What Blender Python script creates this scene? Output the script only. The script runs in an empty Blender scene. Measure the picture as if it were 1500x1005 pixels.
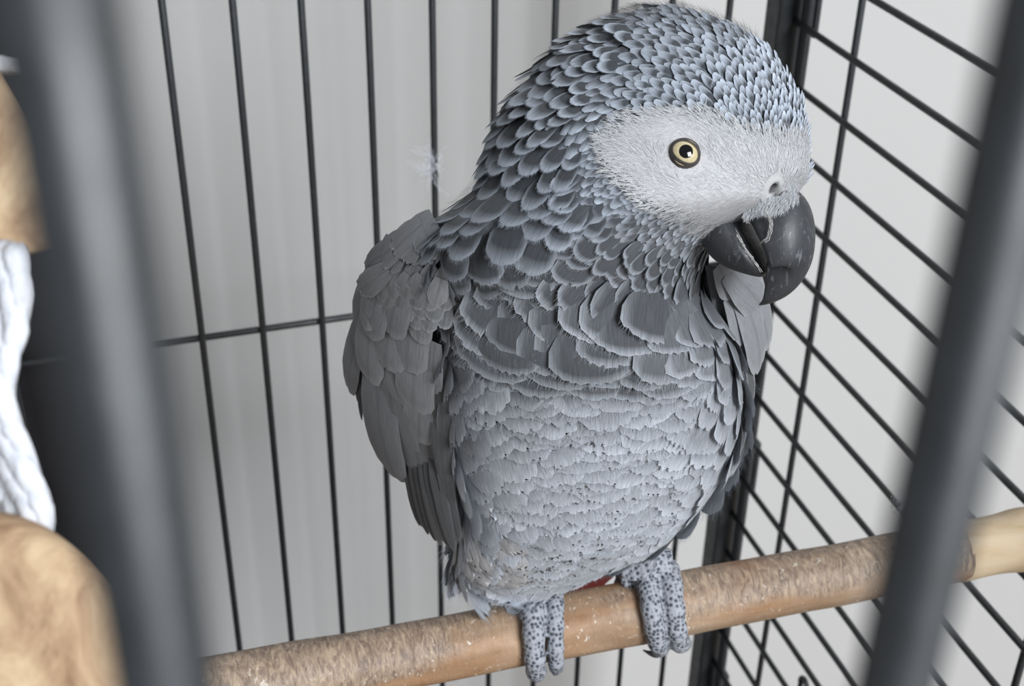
import bpy, math, random
import numpy as np
from mathutils import Matrix, Vector

random.seed(7)
rng = np.random.default_rng(11)
scene = bpy.context.scene
C = scene.collection
S = 0.001            # everything below is measured in millimetres
OZ = 1400.0          # lens height above the room floor (mm)

# ------------------------------------------------------------------ camera
F = 2013.0           # focal length in pixels of a 1500 x 1005 frame
ROT = np.array([[0.95348059, -0.14566477, 0.26392524],
                [-0.30103154, -0.50643841, 0.80802237],
                [0.01596148, -0.84988347, -0.52672889]])   # world <- (right, down, forward)
cam_d = bpy.data.cameras.new('camera')
cam_d.sensor_width = 36.0
cam_d.sensor_fit = 'HORIZONTAL'
cam_d.lens = F / 1500.0 * 36.0
cam_d.clip_start = 0.002
cam_d.clip_end = 50.0
cam_d.dof.use_dof = True
cam_d.dof.focus_distance = 0.292
cam_d.dof.aperture_fstop = 36.0
cam = bpy.data.objects.new('camera', cam_d)
C.objects.link(cam)
m = Matrix.Identity(4)
for i in range(3):
    m[i][0] = ROT[i][0]; m[i][1] = -ROT[i][1]; m[i][2] = -ROT[i][2]
m[2][3] = OZ * S
cam.matrix_world = m
scene.camera = cam

# ------------------------------------------------------------------ light
w = bpy.data.worlds.new('room_light'); scene.world = w; w.use_nodes = True
bg = w.node_tree.nodes['Background']
bg.inputs[0].default_value = (0.92, 0.95, 1.0, 1)
bg.inputs[1].default_value = 0.33

def area(name, loc, target, sx, sy, power, col):
    d = bpy.data.lights.new(name, 'AREA'); d.shape = 'RECTANGLE'
    d.size = sx; d.size_y = sy; d.energy = power; d.color = col
    o = bpy.data.objects.new(name, d); C.objects.link(o)
    o.location = loc
    o.rotation_euler = (Vector(target) - Vector(loc)).to_track_quat('-Z', 'Y').to_euler()
    return o
# the room's window: in front of the cage, to its right and above
area('window_front_right_offscreen', (1.10, -2.9, 3.2), (0.1, 0.27, 1.2), 1.5, 1.5, 262.0, (0.93, 0.965, 1.0))

scene.view_settings.view_transform = 'Standard'
scene.view_settings.look = 'None'
scene.view_settings.gamma = 1.0
scene.view_settings.use_curve_mapping = False
scene.view_settings.exposure = -0.17

# ------------------------------------------------------------------ helpers
def ray(px, py):
    return ROT @ np.array([px - 750.0, py - 502.5, F])
def atY(px, py, Y):
    r = ray(px, py); return r * Y / r[1]
def atD(px, py, D):
    return ray(px, py) * D / F
def nrm(v):
    v = np.asarray(v, float)
    return v / (np.linalg.norm(v, axis=-1, keepdims=True) + 1e-12)

def node_mat(name, rough=0.5, spec=0.5, col=(0.5, 0.5, 0.5), metal=0.0):
    mt = bpy.data.materials.new(name); mt.use_nodes = True
    nt = mt.node_tree; b = nt.nodes['Principled BSDF']
    b.inputs['Base Color'].default_value = (*col, 1)
    b.inputs['Roughness'].default_value = rough
    b.inputs['Specular IOR Level'].default_value = spec
    b.inputs['Metallic'].default_value = metal
    return mt, nt, b
def ramp(nt, src, stops):
    r = nt.nodes.new('ShaderNodeValToRGB')
    el = r.color_ramp.elements
    while len(el) < len(stops): el.new(0.5)
    for e, (p, c) in zip(el, stops):
        e.position = p; e.color = (*c, 1)
    nt.links.new(src, r.inputs[0])
    return r
def bump(nt, b, src, strength, dist):
    n = nt.nodes.new('ShaderNodeBump')
    n.inputs['Strength'].default_value = strength
    n.inputs['Distance'].default_value = dist
    nt.links.new(src, n.inputs['Height']); nt.links.new(n.outputs[0], b.inputs['Normal'])
def mapping(nt, coord, scale):
    tc = nt.nodes.new('ShaderNodeTexCoord'); mp = nt.nodes.new('ShaderNodeMapping')
    mp.inputs['Scale'].default_value = scale
    nt.links.new(tc.outputs[coord], mp.inputs[0]); return mp.outputs[0]
def noise(nt, vec, scale, detail=3.0, rough=0.55, dist=0.0):
    n = nt.nodes.new('ShaderNodeTexNoise')
    n.inputs['Scale'].default_value = scale; n.inputs['Detail'].default_value = detail
    n.inputs['Roughness'].default_value = rough; n.inputs['Distortion'].default_value = dist
    if vec is not None: nt.links.new(vec, n.inputs['Vector'])
    return n.outputs['Fac']
def mixc(nt, fac, a, b, mode='MIX'):
    n = nt.nodes.new('ShaderNodeMix'); n.data_type = 'RGBA'; n.blend_type = mode
    for sock, v in ((n.inputs[0], fac), (n.inputs[6], a), (n.inputs[7], b)):
        if isinstance(v, (int, float)): sock.default_value = v
        elif isinstance(v, tuple): sock.default_value = (*v, 1)
        else: nt.links.new(v, sock)
    return n.outputs[2]

def to_world(v):
    v = np.array(v, float)
    v[..., 2] += OZ
    return v * S
def mesh_obj(name, verts, faces, mat, parent=None, cols=None, uvs=None, smooth=True, world=True):
    """one mesh object; verts in mm (lens at the origin), faces a list or an int array"""
    me = bpy.data.meshes.new(name)
    v = to_world(verts) if world else np.asarray(verts, float) * S
    if parent is not None and world:
        v = v - np.array(ORIGIN.get(parent.name, (0, 0, 0)))
    if isinstance(faces, np.ndarray):
        nf, k = faces.shape
        me.vertices.add(len(v)); me.vertices.foreach_set('co', v.astype(np.float32).ravel())
        me.loops.add(nf * k); me.loops.foreach_set('vertex_index', faces.astype(np.int32).ravel())
        me.polygons.add(nf)
        me.polygons.foreach_set('loop_start', (np.arange(nf) * k).astype(np.int32))
        me.update(calc_edges=True)
    else:
        me.from_pydata([tuple(p) for p in v], [], [tuple(int(i) for i in f) for f in faces])
        me.update()
    if smooth:
        me.polygons.foreach_set('use_smooth', np.ones(len(me.polygons), bool))
    if cols is not None:
        a = me.color_attributes.new('Col', 'FLOAT_COLOR', 'POINT')
        c4 = np.ones((len(v), 4), np.float32); c4[:, :3] = cols
        a.data.foreach_set('color', c4.ravel())
    if uvs is not None:
        ul = me.uv_layers.new(name='UVMap')
        li = np.empty(len(me.loops), np.int32); me.loops.foreach_get('vertex_index', li)
        ul.data.foreach_set('uv', np.asarray(uvs, np.float32)[li].ravel())
    me.materials.append(mat)
    o = bpy.data.objects.new(name, me); C.objects.link(o)
    if parent is not None: o.parent = parent
    return o
ORIGIN = {}
def tag(o, label=None, cat=None, group=None, kind=None):
    if label: o['label'] = label
    if cat: o['category'] = cat
    if group: o['group'] = group
    if kind: o['kind'] = kind
    return o
def thing(name, loc_mm, label, cat, group=None):
    o = bpy.data.objects.new(name, None); o.empty_display_size = 0.02
    C.objects.link(o)
    p = to_world(loc_mm); o.location = p
    ORIGIN[o.name] = tuple(p)
    return tag(o, label, cat, group)
def under(o):            # meshes that parent sub-parts sit at their parent's origin
    ORIGIN[o.name] = ORIGIN.get(o.parent.name, (0, 0, 0)) if o.parent else (0, 0, 0)
    return o

def tube_data(pts, rad, n=10, caps=True):
    pts = np.asarray(pts, float); k = len(pts)
    rad = np.full(k, rad) if np.isscalar(rad) else np.asarray(rad, float)
    t = np.gradient(pts, axis=0); t = nrm(t)
    ref = np.array([0, 0, 1.0]) if abs(t[0][2]) < 0.9 else np.array([1.0, 0, 0])
    a = nrm(np.cross(t[0], ref)); V = []
    for i in range(k):
        a = nrm(a - t[i] * (a @ t[i])); b = np.cross(t[i], a)
        for j in range(n):
            th = 2 * math.pi * j / n
            V.append(pts[i] + rad[i] * (a * math.cos(th) + b * math.sin(th)))
    Fc = []
    for i in range(k - 1):
        for j in range(n):
            j2 = (j + 1) % n
            Fc.append((i * n + j, i * n + j2, (i + 1) * n + j2, (i + 1) * n + j))
    if caps:
        V.append(pts[0]); V.append(pts[-1]); c0, c1 = len(V) - 2, len(V) - 1
        for j in range(n):
            j2 = (j + 1) % n
            Fc.append((c0, j2, j)); Fc.append((c1, (k - 1) * n + j, (k - 1) * n + j2))
    return V, Fc
def tube(name, pts, rad, mat, parent=None, n=10, caps=True):
    V, Fc = tube_data(pts, rad, n, caps)
    return mesh_obj(name, V, Fc, mat, parent)
def box(name, lo, hi, mat, parent=None, bev=0.0):
    x0, y0, z0 = lo; x1, y1, z1 = hi
    if bev <= 0:
        V = [(x, y, z) for z in (z0, z1) for y in (y0, y1) for x in (x0, x1)]
        Fc = [(0, 2, 3, 1), (4, 5, 7, 6), (0, 1, 5, 4), (2, 6, 7, 3), (0, 4, 6, 2), (1, 3, 7, 5)]
        return mesh_obj(name, V, Fc, mat, parent, smooth=False)
    o = box(name, lo, hi, mat, parent)
    md = o.modifiers.new('bevel', 'BEVEL'); md.width = bev * S; md.segments = 2; md.limit_method = 'ANGLE'
    return o
def merge(parts):
    V, Fc = [], []
    for v, f in parts:
        b = len(V); V.extend([tuple(p) for p in v]); Fc.extend([tuple(i + b for i in q) for q in f])
    return V, Fc

# ------------------------------------------------------------------ materials
M = {}
mt, nt, b = node_mat('wall_paint', 0.85, 0.3)
vec = mapping(nt, 'Object', (1, 1, 1))
r = ramp(nt, noise(nt, vec, 3.0, 4), [(0.3, (0.505, 0.497, 0.488)), (0.7, (0.525, 0.517, 0.508))])
nt.links.new(r.outputs[0], b.inputs['Base Color'])
bump(nt, b, noise(nt, vec, 260, 3), 0.06, 0.001); M['wall'] = mt

mt, nt, b = node_mat('floor_wood', 0.5, 0.4)
vec = mapping(nt, 'Object', (1, 8, 1))
r = ramp(nt, noise(nt, vec, 4.0, 5), [(0.3, (0.30, 0.25, 0.20)), (0.7, (0.42, 0.36, 0.29))])
nt.links.new(r.outputs[0], b.inputs['Base Color']); M['floor'] = mt

mt, nt, b = node_mat('black_coated_metal', 0.34, 0.75)
vec = mapping(nt, 'Object', (1, 1, 1))
r = ramp(nt, noise(nt, vec, 420, 4, 0.7), [(0.35, (0.011, 0.013, 0.015)), (0.68, (0.022, 0.026, 0.031)), (0.82, (0.07, 0.08, 0.09))])
nt.links.new(r.outputs[0], b.inputs['Base Color'])
r2 = ramp(nt, noise(nt, vec, 150, 3), [(0.3, (0.38,) * 3), (0.7, (0.54,) * 3)])
nt.links.new(r2.outputs[0], b.inputs['Roughness'])
bump(nt, b, noise(nt, vec, 900, 2), 0.15, 0.0002); M['metal'] = mt

mt, nt, b = node_mat('black_board', 0.55, 0.3)
vec = mapping(nt, 'Object', (1, 1, 1))
r = ramp(nt, noise(nt, vec, 30, 4), [(0.3, (0.008, 0.008, 0.010)), (0.8, (0.014, 0.014, 0.017))])
nt.links.new(r.outputs[0], b.inputs['Base Color']); M['board'] = mt

# worn wooden perch: fibres run along X, bare orange patches and grey gnawed fuzz
mt, nt, b = node_mat('perch_wood', 0.5, 0.4)
along = mapping(nt, 'Object', (18, 120, 120))
blot = mapping(nt, 'Object', (22, 30, 30))
fuzz = mapping(nt, 'Object', (640, 210, 210))
base = ramp(nt, noise(nt, blot, 1.0, 4, 0.6, 0.6), [(0.28, (0.29, 0.125, 0.05)), (0.42, (0.40, 0.235, 0.13)), (0.60, (0.43, 0.30, 0.20)), (0.78, (0.36, 0.275, 0.21))])
fib = ramp(nt, noise(nt, along, 1.0, 6, 0.7), [(0.32, (0.62,) * 3), (0.68, (1.12,) * 3)])
c1 = mixc(nt, 1.0, base.outputs[0], fib.outputs[0], 'MULTIPLY')
geo = nt.nodes.new('ShaderNodeTexCoord'); sx = nt.nodes.new('ShaderNodeSeparateXYZ')
nt.links.new(geo.outputs['Object'], sx.inputs[0])
fz = noise(nt, fuzz, 1.0, 3, 0.7, 1.2)
fzc = ramp(nt, fz, [(0.36, (0.13, 0.10, 0.085)), (0.5, (0.29, 0.225, 0.175)), (0.68, (0.52, 0.41, 0.30))])
wearn = noise(nt, mapping(nt, 'Object', (26, 60, 60)), 1.0, 3, 0.5)
mx = nt.nodes.new('ShaderNodeMath'); mx.operation = 'MULTIPLY_ADD'       # gnawed on the upper side
nt.links.new(sx.outputs['Z'], mx.inputs[0]); mx.inputs[1].default_value = 32.0
nt.links.new(wearn, mx.inputs[2])
wx = []
for (a0, a1, add) in ((-0.045, -0.10, 0.21), (0.04, 0.12, 0.16)):       # most gnawed beyond the feet
    mr = nt.nodes.new('ShaderNodeMapRange'); nt.links.new(sx.outputs['X'], mr.inputs[0])
    mr.inputs[1].default_value = a0; mr.inputs[2].default_value = a1; mr.inputs[3].default_value = 0.0; mr.inputs[4].default_value = add
    wx.append(mr.outputs[0])
ad = nt.nodes.new('ShaderNodeMath'); nt.links.new(wx[0], ad.inputs[0]); nt.links.new(wx[1], ad.inputs[1])
ad2 = nt.nodes.new('ShaderNodeMath'); nt.links.new(ad.outputs[0], ad2.inputs[0]); nt.links.new(mx.outputs[0], ad2.inputs[1])
wear = ramp(nt, ad2.outputs[0], [(0.66, (0, 0, 0)), (0.80, (1, 1, 1))])
wmul = nt.nodes.new('ShaderNodeMath'); wmul.operation = 'MULTIPLY'; wmul.inputs[1].default_value = 0.75
nt.links.new(wear.outputs[0], wmul.inputs[0])
c2 = mixc(nt, wmul.outputs[0], c1, fzc.outputs[0])
spk = ramp(nt, noise(nt, mapping(nt, 'Object', (300, 260, 260)), 1.0, 2, 0.5, 2.0), [(0.66, (0, 0, 0)), (0.72, (1, 1, 1))])
c3 = mixc(nt, spk.outputs[0], c2, (0.62, 0.55, 0.47))
nt.links.new(c3, b.inputs['Base Color'])
bump(nt, b, fz, 0.5, 0.0008); M['perch'] = mt
mt2, nt2, b2 = node_mat('bare_pale_wood', 0.6, 0.35)
r = ramp(nt2, noise(nt2, mapping(nt2, 'Object', (30, 90, 90)), 1.0, 4, 0.6, 0.8), [(0.3, (0.44, 0.30, 0.17)), (0.55, (0.60, 0.46, 0.30)), (0.8, (0.66, 0.55, 0.40))])
nt2.links.new(r.outputs[0], b2.inputs['Base Color'])
bump(nt2, b2, noise(nt2, mapping(nt2, 'Object', (150, 300, 300)), 1.0, 3), 0.3, 0.0006); M['pale_wood'] = mt2
mt2, nt2, b2 = node_mat('toy_block_wood', 0.7, 0.25)
r = ramp(nt2, noise(nt2, mapping(nt2, 'Object', (130, 130, 60)), 1.0, 5, 0.65, 0.8), [(0.28, (0.20, 0.11, 0.06)), (0.45, (0.42, 0.28, 0.17)), (0.65, (0.62, 0.46, 0.29)), (0.85, (0.70, 0.58, 0.43))])
nt2.links.new(r.outputs[0], b2.inputs['Base Color'])
bump(nt2, b2, noise(nt2, mapping(nt2, 'Object', (200, 200, 200)), 1.0, 4), 0.5, 0.001); M['toy_wood'] = mt2

mt, nt, b = node_mat('white_cotton', 0.95, 0.1)
r = ramp(nt, noise(nt, mapping(nt, 'Object', (500, 500, 250)), 1.0, 4), [(0.3, (0.62, 0.65, 0.72)), (0.7, (0.86, 0.88, 0.92))])
nt.links.new(r.outputs[0], b.inputs['Base Color'])
bump(nt, b, noise(nt, mapping(nt, 'Object', (700, 700, 350)), 1.0, 3), 0.6, 0.0006); M['cotton'] = mt

def feather_mat(name, rough, stripe, trans=0.12):
    mt, nt, b = node_mat(name, rough, 0.25)
    at = nt.nodes.new('ShaderNodeAttribute'); at.attribute_name = 'Col'
    vec = mapping(nt, 'UV', (3.0, 0.22, 1))
    nz = noise(nt, vec, 1.0, 3, 0.6, 0.25)
    rr = ramp(nt, nz, [(0.28, (1 - stripe,) * 3), (0.72, (1 + stripe * 0.6,) * 3)])
    c = mixc(nt, 1.0, at.outputs['Color'], rr.outputs[0], 'MULTIPLY')
    nt.links.new(c, b.inputs['Base Color'])
    b.inputs['Sheen Weight'].default_value = 0.15
    b.inputs['Sheen Roughness'].default_value = 0.5
    bump(nt, b, nz, 0.35, 0.0003)
    tr = nt.nodes.new('ShaderNodeBsdfTranslucent'); nt.links.new(c, tr.inputs[0])
    mxs = nt.nodes.new('ShaderNodeMixShader'); mxs.inputs[0].default_value = trans
    nt.links.new(b.outputs[0], mxs.inputs[1]); nt.links.new(tr.outputs[0], mxs.inputs[2])
    nt.links.new(mxs.outputs[0], nt.nodes['Material Output'].inputs[0])
    return mt
M['feather'] = feather_mat('parrot_feather', 0.75, 0.34)
M['wing_feather'] = feather_mat('parrot_wing_feather', 0.6, 0.20, 0.05)
M['down'] = feather_mat('parrot_down', 0.85, 0.10, 0.25)
mt, nt, b = node_mat('parrot_skin', 0.8, 0.2)
at = nt.nodes.new('ShaderNodeAttribute'); at.attribute_name = 'Col'
nt.links.new(at.outputs['Color'], b.inputs['Base Color'])
bump(nt, b, noise(nt, mapping(nt, 'Object', (900, 900, 900)), 1.0, 3), 0.5, 0.0004); M['skin'] = mt

mt, nt, b = node_mat('beak_horn', 0.36, 0.5)
vec = mapping(nt, 'Object', (60, 60, 60))
base = ramp(nt, noise(nt, vec, 1.0, 4, 0.6), [(0.3, (0.022, 0.023, 0.027)), (0.6, (0.045, 0.047, 0.053)), (0.8, (0.075, 0.078, 0.086))])
scr = ramp(nt, noise(nt, mapping(nt, 'Object', (900, 900, 190)), 1.0, 3, 0.6, 1.5), [(0.58, (0, 0, 0)), (0.72, (0.7, 0.7, 0.7))])
c = mixc(nt, scr.outputs[0], base.outputs[0], (0.22, 0.23, 0.25))
nt.links.new(c, b.inputs['Base Color'])
rr = ramp(nt, noise(nt, vec, 2.0, 3), [(0.3, (0.42,) * 3), (0.7, (0.62,) * 3)])
nt.links.new(rr.outputs[0], b.inputs['Roughness'])
bump(nt, b, noise(nt, mapping(nt, 'Object', (700, 700, 300)), 1.0, 3), 0.25, 0.0003); M['beak'] = mt

mt, nt, b = node_mat('scaly_foot_skin', 0.6, 0.35)
vor = nt.nodes.new('ShaderNodeTexVoronoi'); vor.feature = 'F1'; vor.inputs['Scale'].default_value = 800; vor.inputs['Randomness'].default_value = 0.6
tc = nt.nodes.new('ShaderNodeTexCoord'); nt.links.new(tc.outputs['Object'], vor.inputs['Vector'])
r = ramp(nt, vor.outputs['Distance'], [(0.25, (0.05, 0.055, 0.068)), (0.40, (0.20, 0.215, 0.25)), (0.60, (0.37, 0.39, 0.43))])
nt.links.new(r.outputs[0], b.inputs['Base Color'])
bump(nt, b, vor.outputs['Distance'], 0.7, 0.0005); M['foot'] = mt
mt, nt, b = node_mat('claw_horn', 0.35, 0.5)
r = ramp(nt, noise(nt, mapping(nt, 'Object', (300, 300, 300)), 1.0, 3), [(0.3, (0.05, 0.052, 0.06)), (0.7, (0.17, 0.175, 0.19))])
nt.links.new(r.outputs[0], b.inputs['Base Color']); M['claw'] = mt
def flat(name, c1, c2, sc, rough=0.4, spec=0.5):
    mt, nt, b = node_mat(name, rough, spec)
    r = ramp(nt, noise(nt, mapping(nt, 'Object', (sc, sc, sc)), 1.0, 3), [(0.3, c1), (0.7, c2)])
    nt.links.new(r.outputs[0], b.inputs['Base Color']); return mt
M['iris'] = flat('pale_yellow_iris', (0.50, 0.42, 0.24), (0.64, 0.56, 0.36), 900, 0.25, 0.5)
M['pupil'] = flat('black_pupil', (0.002, 0.002, 0.002), (0.004, 0.004, 0.004), 300, 0.08, 0.6)
M['lid'] = flat('dark_eyelid', (0.035, 0.03, 0.028), (0.07, 0.06, 0.055), 900, 0.6)
M['flake'] = flat('flaking_keratin', (0.45, 0.44, 0.43), (0.70, 0.69, 0.67), 900, 0.8)
M['red'] = feather_mat('red_tail_feather', 0.7, 0.2, 0.05)

# ------------------------------------------------------------------ room
WALL_Y = 640.0
FLOOR_Z = -OZ
o = box('wall_back', (-2200, WALL_Y, FLOOR_Z), (2600, WALL_Y + 100, 1100), M['wall']); tag(o, kind='structure', label='plain pale grey painted wall behind the cage')
o = box('floor', (-2200, -2400, FLOOR_Z - 40), (2600, WALL_Y, FLOOR_Z), M['floor']); tag(o, kind='structure', label='wooden room floor under the cage')

# black cabinet standing between wall and cage
cab = thing('black_cabinet', (-200, 570, FLOOR_Z), 'flat black cabinet side standing behind the cage bars beside the wooden toy', 'cabinet')
box('body', (-420, 524, FLOOR_Z), (-2, WALL_Y - 2, 260), M['board'], cab, 1.5)
box('plinth', (-410, 519, FLOOR_Z), (-12, 524.5, FLOOR_Z + 60), M['board'], cab)
box('top_board', (-426, 516, 260), (2, WALL_Y - 2, 278), M['board'], cab, 1.5)

# ------------------------------------------------------------------ cage
XR, YB, YF, XL = 286.4, 500.0, 29.8, -172.0
ZT, ZB = 190.0, -690.0
cage = thing('parrot_cage', (57, 265, FLOOR_Z), 'black wire parrot cage of round bars with square corner posts around the grey parrot', 'cage')
def shared_rod(name, a, b, rad, parent, n=12):
    return tube(name, [a, b], rad, M['metal'], parent, n)
# back panel: upright bars, one cross rod behind them
bp = under(tube('back_panel', [(XL, YB + 2.4, ZT), (XR, YB + 2.4, ZT)], 3.0, M['metal'], cage, 8))
bp['label'] = 'rear wire panel with upright bars'
for k in range(-8, 10):
    x = 28.2 + 25.1 * k
    if k == 9: x = 254.8
    shared_rod('upright_bar', (x, YB, ZB), (x, YB, ZT), 1.42, bp)
for z in (-301.8, -655.0):
    shared_rod('cross_rod', (XL, YB + 2.6, z), (XR - 6, YB + 2.6, z), 1.45, bp)
shared_rod('cross_rod', (XL, YB + 2.4, ZB), (XR, YB + 2.4, ZB), 3.0, bp)
# right side panel: level bars, two upright rods outside them
sp = under(tube('side_panel', [(XR, YF, ZT), (XR, YB, ZT)], 3.0, M['metal'], cage, 8))
sp['label'] = 'side wire panel with level bars'
k = 0
z = -185.9 + 26.2 * 14
while z > ZB + 10:
    shared_rod('level_bar', (XR - 2.6, YF, z), (XR - 2.6, YB - 2, z), 1.42, sp)
    z -= 26.2
for y in (452.0, 284.0, 116.0):
    shared_rod('upright_rod', (XR, y, ZB), (XR, y, ZT), 1.45, sp)
shared_rod('bottom_rail', (XR, YF, ZB), (XR, YB, ZB), 3.0, sp)
# front panel: upright bars close to the lens
fp = under(tube('front_panel', [(XL, YF, ZT), (XR, YF, ZT)], 3.0, M['metal'], cage, 8))
fp['label'] = 'front wire panel with upright bars'
for k in range(-6, 11):
    x = -0.5 + 25.1 * k
    shared_rod('upright_bar', (x, YF, ZB), (x, YF, ZT), 1.45, fp, 20)
shared_rod('bottom_rail', (XL, YF, ZB), (XR, YF, ZB), 3.0, fp)
# corner posts down to the floor
def post(x0, y0, w=13.5):
    return under(box('corner_post', (x0, y0, FLOOR_Z), (x0 + w, y0 + w, ZT + 6), M['metal'], cage, 1.2))
pr = post(276.0, 496.0, 13.0)
post(XR - 6, YF - 6); post(XL - 8, YF - 6); post(XL - 8, YB - 4)
# hook plates that clip the side panel into the rear post
for (z0, z1) in ((-192.0, 120.0), (-432.0, -400.0), (-640.0, -560.0)):
    box('hook_plate', (289.0, 489.0, z0), (291.5, 505.0, z1), M['metal'], pr, 0.8)
box('panel_edge', (283.6, 486.0, ZB), (286.6, 492.0, ZT), M['metal'], pr, 0.8)
box('tray', (XL, YF, ZB - 30), (XR, YB, ZB - 3.5), M['metal'], cage, 2)
# small wire hooks low on the side panel
def hook(cx, cy, cz, r, name='wire_hook'):
    pts = [(cx, cy + r * math.cos(a), cz + r * math.sin(a)) for a in np.linspace(-0.6, math.pi + 1.2, 16)]
    pts = [(cx, pts[0][1], cz - 16)] + pts
    return tube(name, pts, 1.3, M['metal'], sp, 8)
h = atY(1194, 992, 404); hook(XR - 5.4, h[1], h[2] - 3, 3.0)
h = atY(1131, 1008, 440); hook(XR - 5.4, h[1], h[2] - 3, 3.0)

# ------------------------------------------------------------------ perch
pa, pb = atY(714, 938, 272), atY(1310, 825.5, 272)
pd = nrm(pb - pa)
P0 = pa + (pb - pa) * 0.4
perch = thing('perch', P0, 'round worn wooden perch that the grey parrot grips across the cage', 'perch')
ex = Vector(pd); ey = Vector((0, 1, 0)); ez = ex.cross(ey).normalized(); ey = ez.cross(ex)
perch.rotation_euler = Matrix((ex, ey, ez)).transposed().to_euler()
PR = 9.25
def along_perch(name, xs, rs, mat, n=40, wob=0.12, seed=1):
    rg = np.random.default_rng(seed)
    V = []; k = len(xs); ph = rg.random(6) * 6.28
    for i, x in enumerate(xs):
        for j in range(n):
            t = 2 * math.pi * j / n
            rr = rs[i] + wob * (math.sin(3 * t + x * 0.09 + ph[0]) + math.sin(2 * t - x * 0.05 + ph[1]) + 0.7 * math.sin(5 * t + x * 0.21 + ph[2]))
            V.append((x, rr * math.cos(t), rr * math.sin(t)))
    Fc = [(i * n + j, (i + 1) * n + j, (i + 1) * n + (j + 1) % n, i * n + (j + 1) % n) for i in range(k - 1) for j in range(n)]
    Fc += [tuple(range(n)), tuple((k - 1) * n + j for j in reversed(range(n)))]
    return mesh_obj(name, V, Fc, mat, perch, world=False)
xs = np.linspace(-255, 101, 120)
along_perch('shaft', xs, np.full(120, PR) + 0.15 * np.sin(xs * 0.03), M['perch'])
xs = np.linspace(100, 146, 60)
knot = PR + 0.1 + 0.9 * np.exp(-((xs - 124) / 6) ** 2) - 1.1 * np.exp(-((xs - 133) / 3.0) ** 2)
o = along_perch('bare_end', xs, knot, M['pale_wood'], wob=0.2, seed=4); o['label'] = 'pale knotty bare end of the perch'
bend_ = tube_data([(145, 0, 0), (165, 0, 0)], 2.0, 12); wash = tube_data([(160.5, 0, 0), (162.0, 0, 0)], 11.0, 24); nut = tube_data([(162, 0, 0), (166.5, 0, 0)], 4.5, 6)
for nm, d_ in (('bolt', bend_), ('washer', wash), ('nut', nut)):
    mesh_obj(nm, *d_, M['metal'], perch, world=False, smooth=False)
# ------------------------------------------------------------------ parrot
bird = thing('grey_parrot', atY(868, 880, 268), 'grey parrot with white face and black beak gripping the wooden perch', 'parrot')
ROWS = np.array([  # image row, left and right limit of the trunk, distance of its middle, depth ratio, turn (deg)
    (9, 950, 990, 299, .78, 24), (20, 903, 1036, 299, .78, 24), (40, 862, 1084, 299, .78, 24), (70, 812, 1124, 299, .78, 24),
    (100, 784, 1146, 299, .78, 24), (140, 752, 1168, 299, .78, 24), (180, 728, 1180, 298, .78, 24),
    (220, 714, 1183, 297, .79, 24), (260, 702, 1180, 297, .80, 23), (290, 676, 1160, 298, .82, 21),
    (310, 650, 1122, 299, .86, 18), (330, 628, 1084, 301, .90, 14), (355, 618, 1052, 304, .94, 9), (385, 618, 1034, 308, .94, 4),
    (410, 626, 1030, 312, .92, 0), (440, 640, 1044, 315, .92, 0), (480, 645, 1066, 318, .92, -4),
    (520, 648, 1078, 323, .93, -6), (560, 650, 1088, 329, .94, -8), (600, 652, 1088, 335, .95, -8), (650, 656, 1080, 343, .96, -8),
    (700, 664, 1060, 351, .96, -6), (740, 676, 1030, 358, .95, -4), (780, 674, 990, 365, .94, 0), (810, 664, 952, 370, .90, 0),
    (838, 668, 888, 375, .86, 0), (856, 684, 836, 379, .84, 0), (866, 720, 800, 381, .84, 0)], float)
RIGHT = ROT[:, 0]
def row_params(y):
    y = np.asarray(y, float)
    out = []
    for c in range(1, 6):
        acc = 0
        for dy, wt in ((-9, .12), (-4.5, .23), (0, .30), (4.5, .23), (9, .12)):
            acc = acc + wt * np.interp(np.clip(y + dy, 9, 866), ROWS[:, 0], ROWS[:, c])
        out.append(acc)
    return out
def surf(y, th):
    """trunk surface: image row y cuts it in an ellipse; th=0 right, pi/2 towards the lens"""
    y = np.asarray(y, float); th = np.asarray(th, float)
    L, Rr, D, q, phi = row_params(y)
    cx = (L + Rr) / 2; hw = (Rr - L) / 2 * D / F
    # chest furrow and cheek/brow relief
    phi = np.radians(phi)
    a = hw / np.sqrt(np.cos(phi) ** 2 + (q * np.sin(phi)) ** 2); b = a * q
    rd = np.stack([cx - 750.0, y - 502.5, np.full_like(cx, F)], -1) @ ROT.T
    ctr = rd * (D / F)[..., None]
    back = nrm(rd)
    u = a * np.cos(th); v = -b * np.sin(th)
    # turned so that the right end comes towards the lens
    ur = u * np.cos(phi) + v * np.sin(phi)
    vr = -u * np.sin(phi) + v * np.cos(phi)
    return ctr + ur[..., None] * RIGHT + vr[..., None] * back
def project(p):
    c = p @ ROT
    return 750 + F * c[..., 0] / c[..., 2], 502.5 + F * c[..., 1] / c[..., 2], c[..., 2]
def frame(y, th):
    p = surf(y, th)
    dy = surf(y + 1.0, th) - surf(y - 1.0, th); dt = surf(y, th + .01) - surf(y, th - .01)
    n = nrm(np.cross(dy, dt))
    L, Rr, D, q, phi = row_params(y)
    ctr = (np.stack([(L + Rr) / 2 - 750.0, y - 502.5, np.full_like(D, F)], -1) @ ROT.T) * (D / F)[..., None]
    s = np.sign(np.sum(n * (p - ctr), -1)); s[s == 0] = 1
    return p, n * s[..., None]
def front_point(px, py):
    """point of the trunk surface nearest the lens that the pixel shows"""
    th = np.linspace(0.02, math.pi - .02, 1500)
    p = surf(np.full_like(th, py), th); x, y, d = project(p)
    i = np.argmin(np.abs(x - px) + 0.002 * d)
    pp, n = frame(np.array([float(py)]), np.array([th[i]]))
    return pp[0], n[0]

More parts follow.
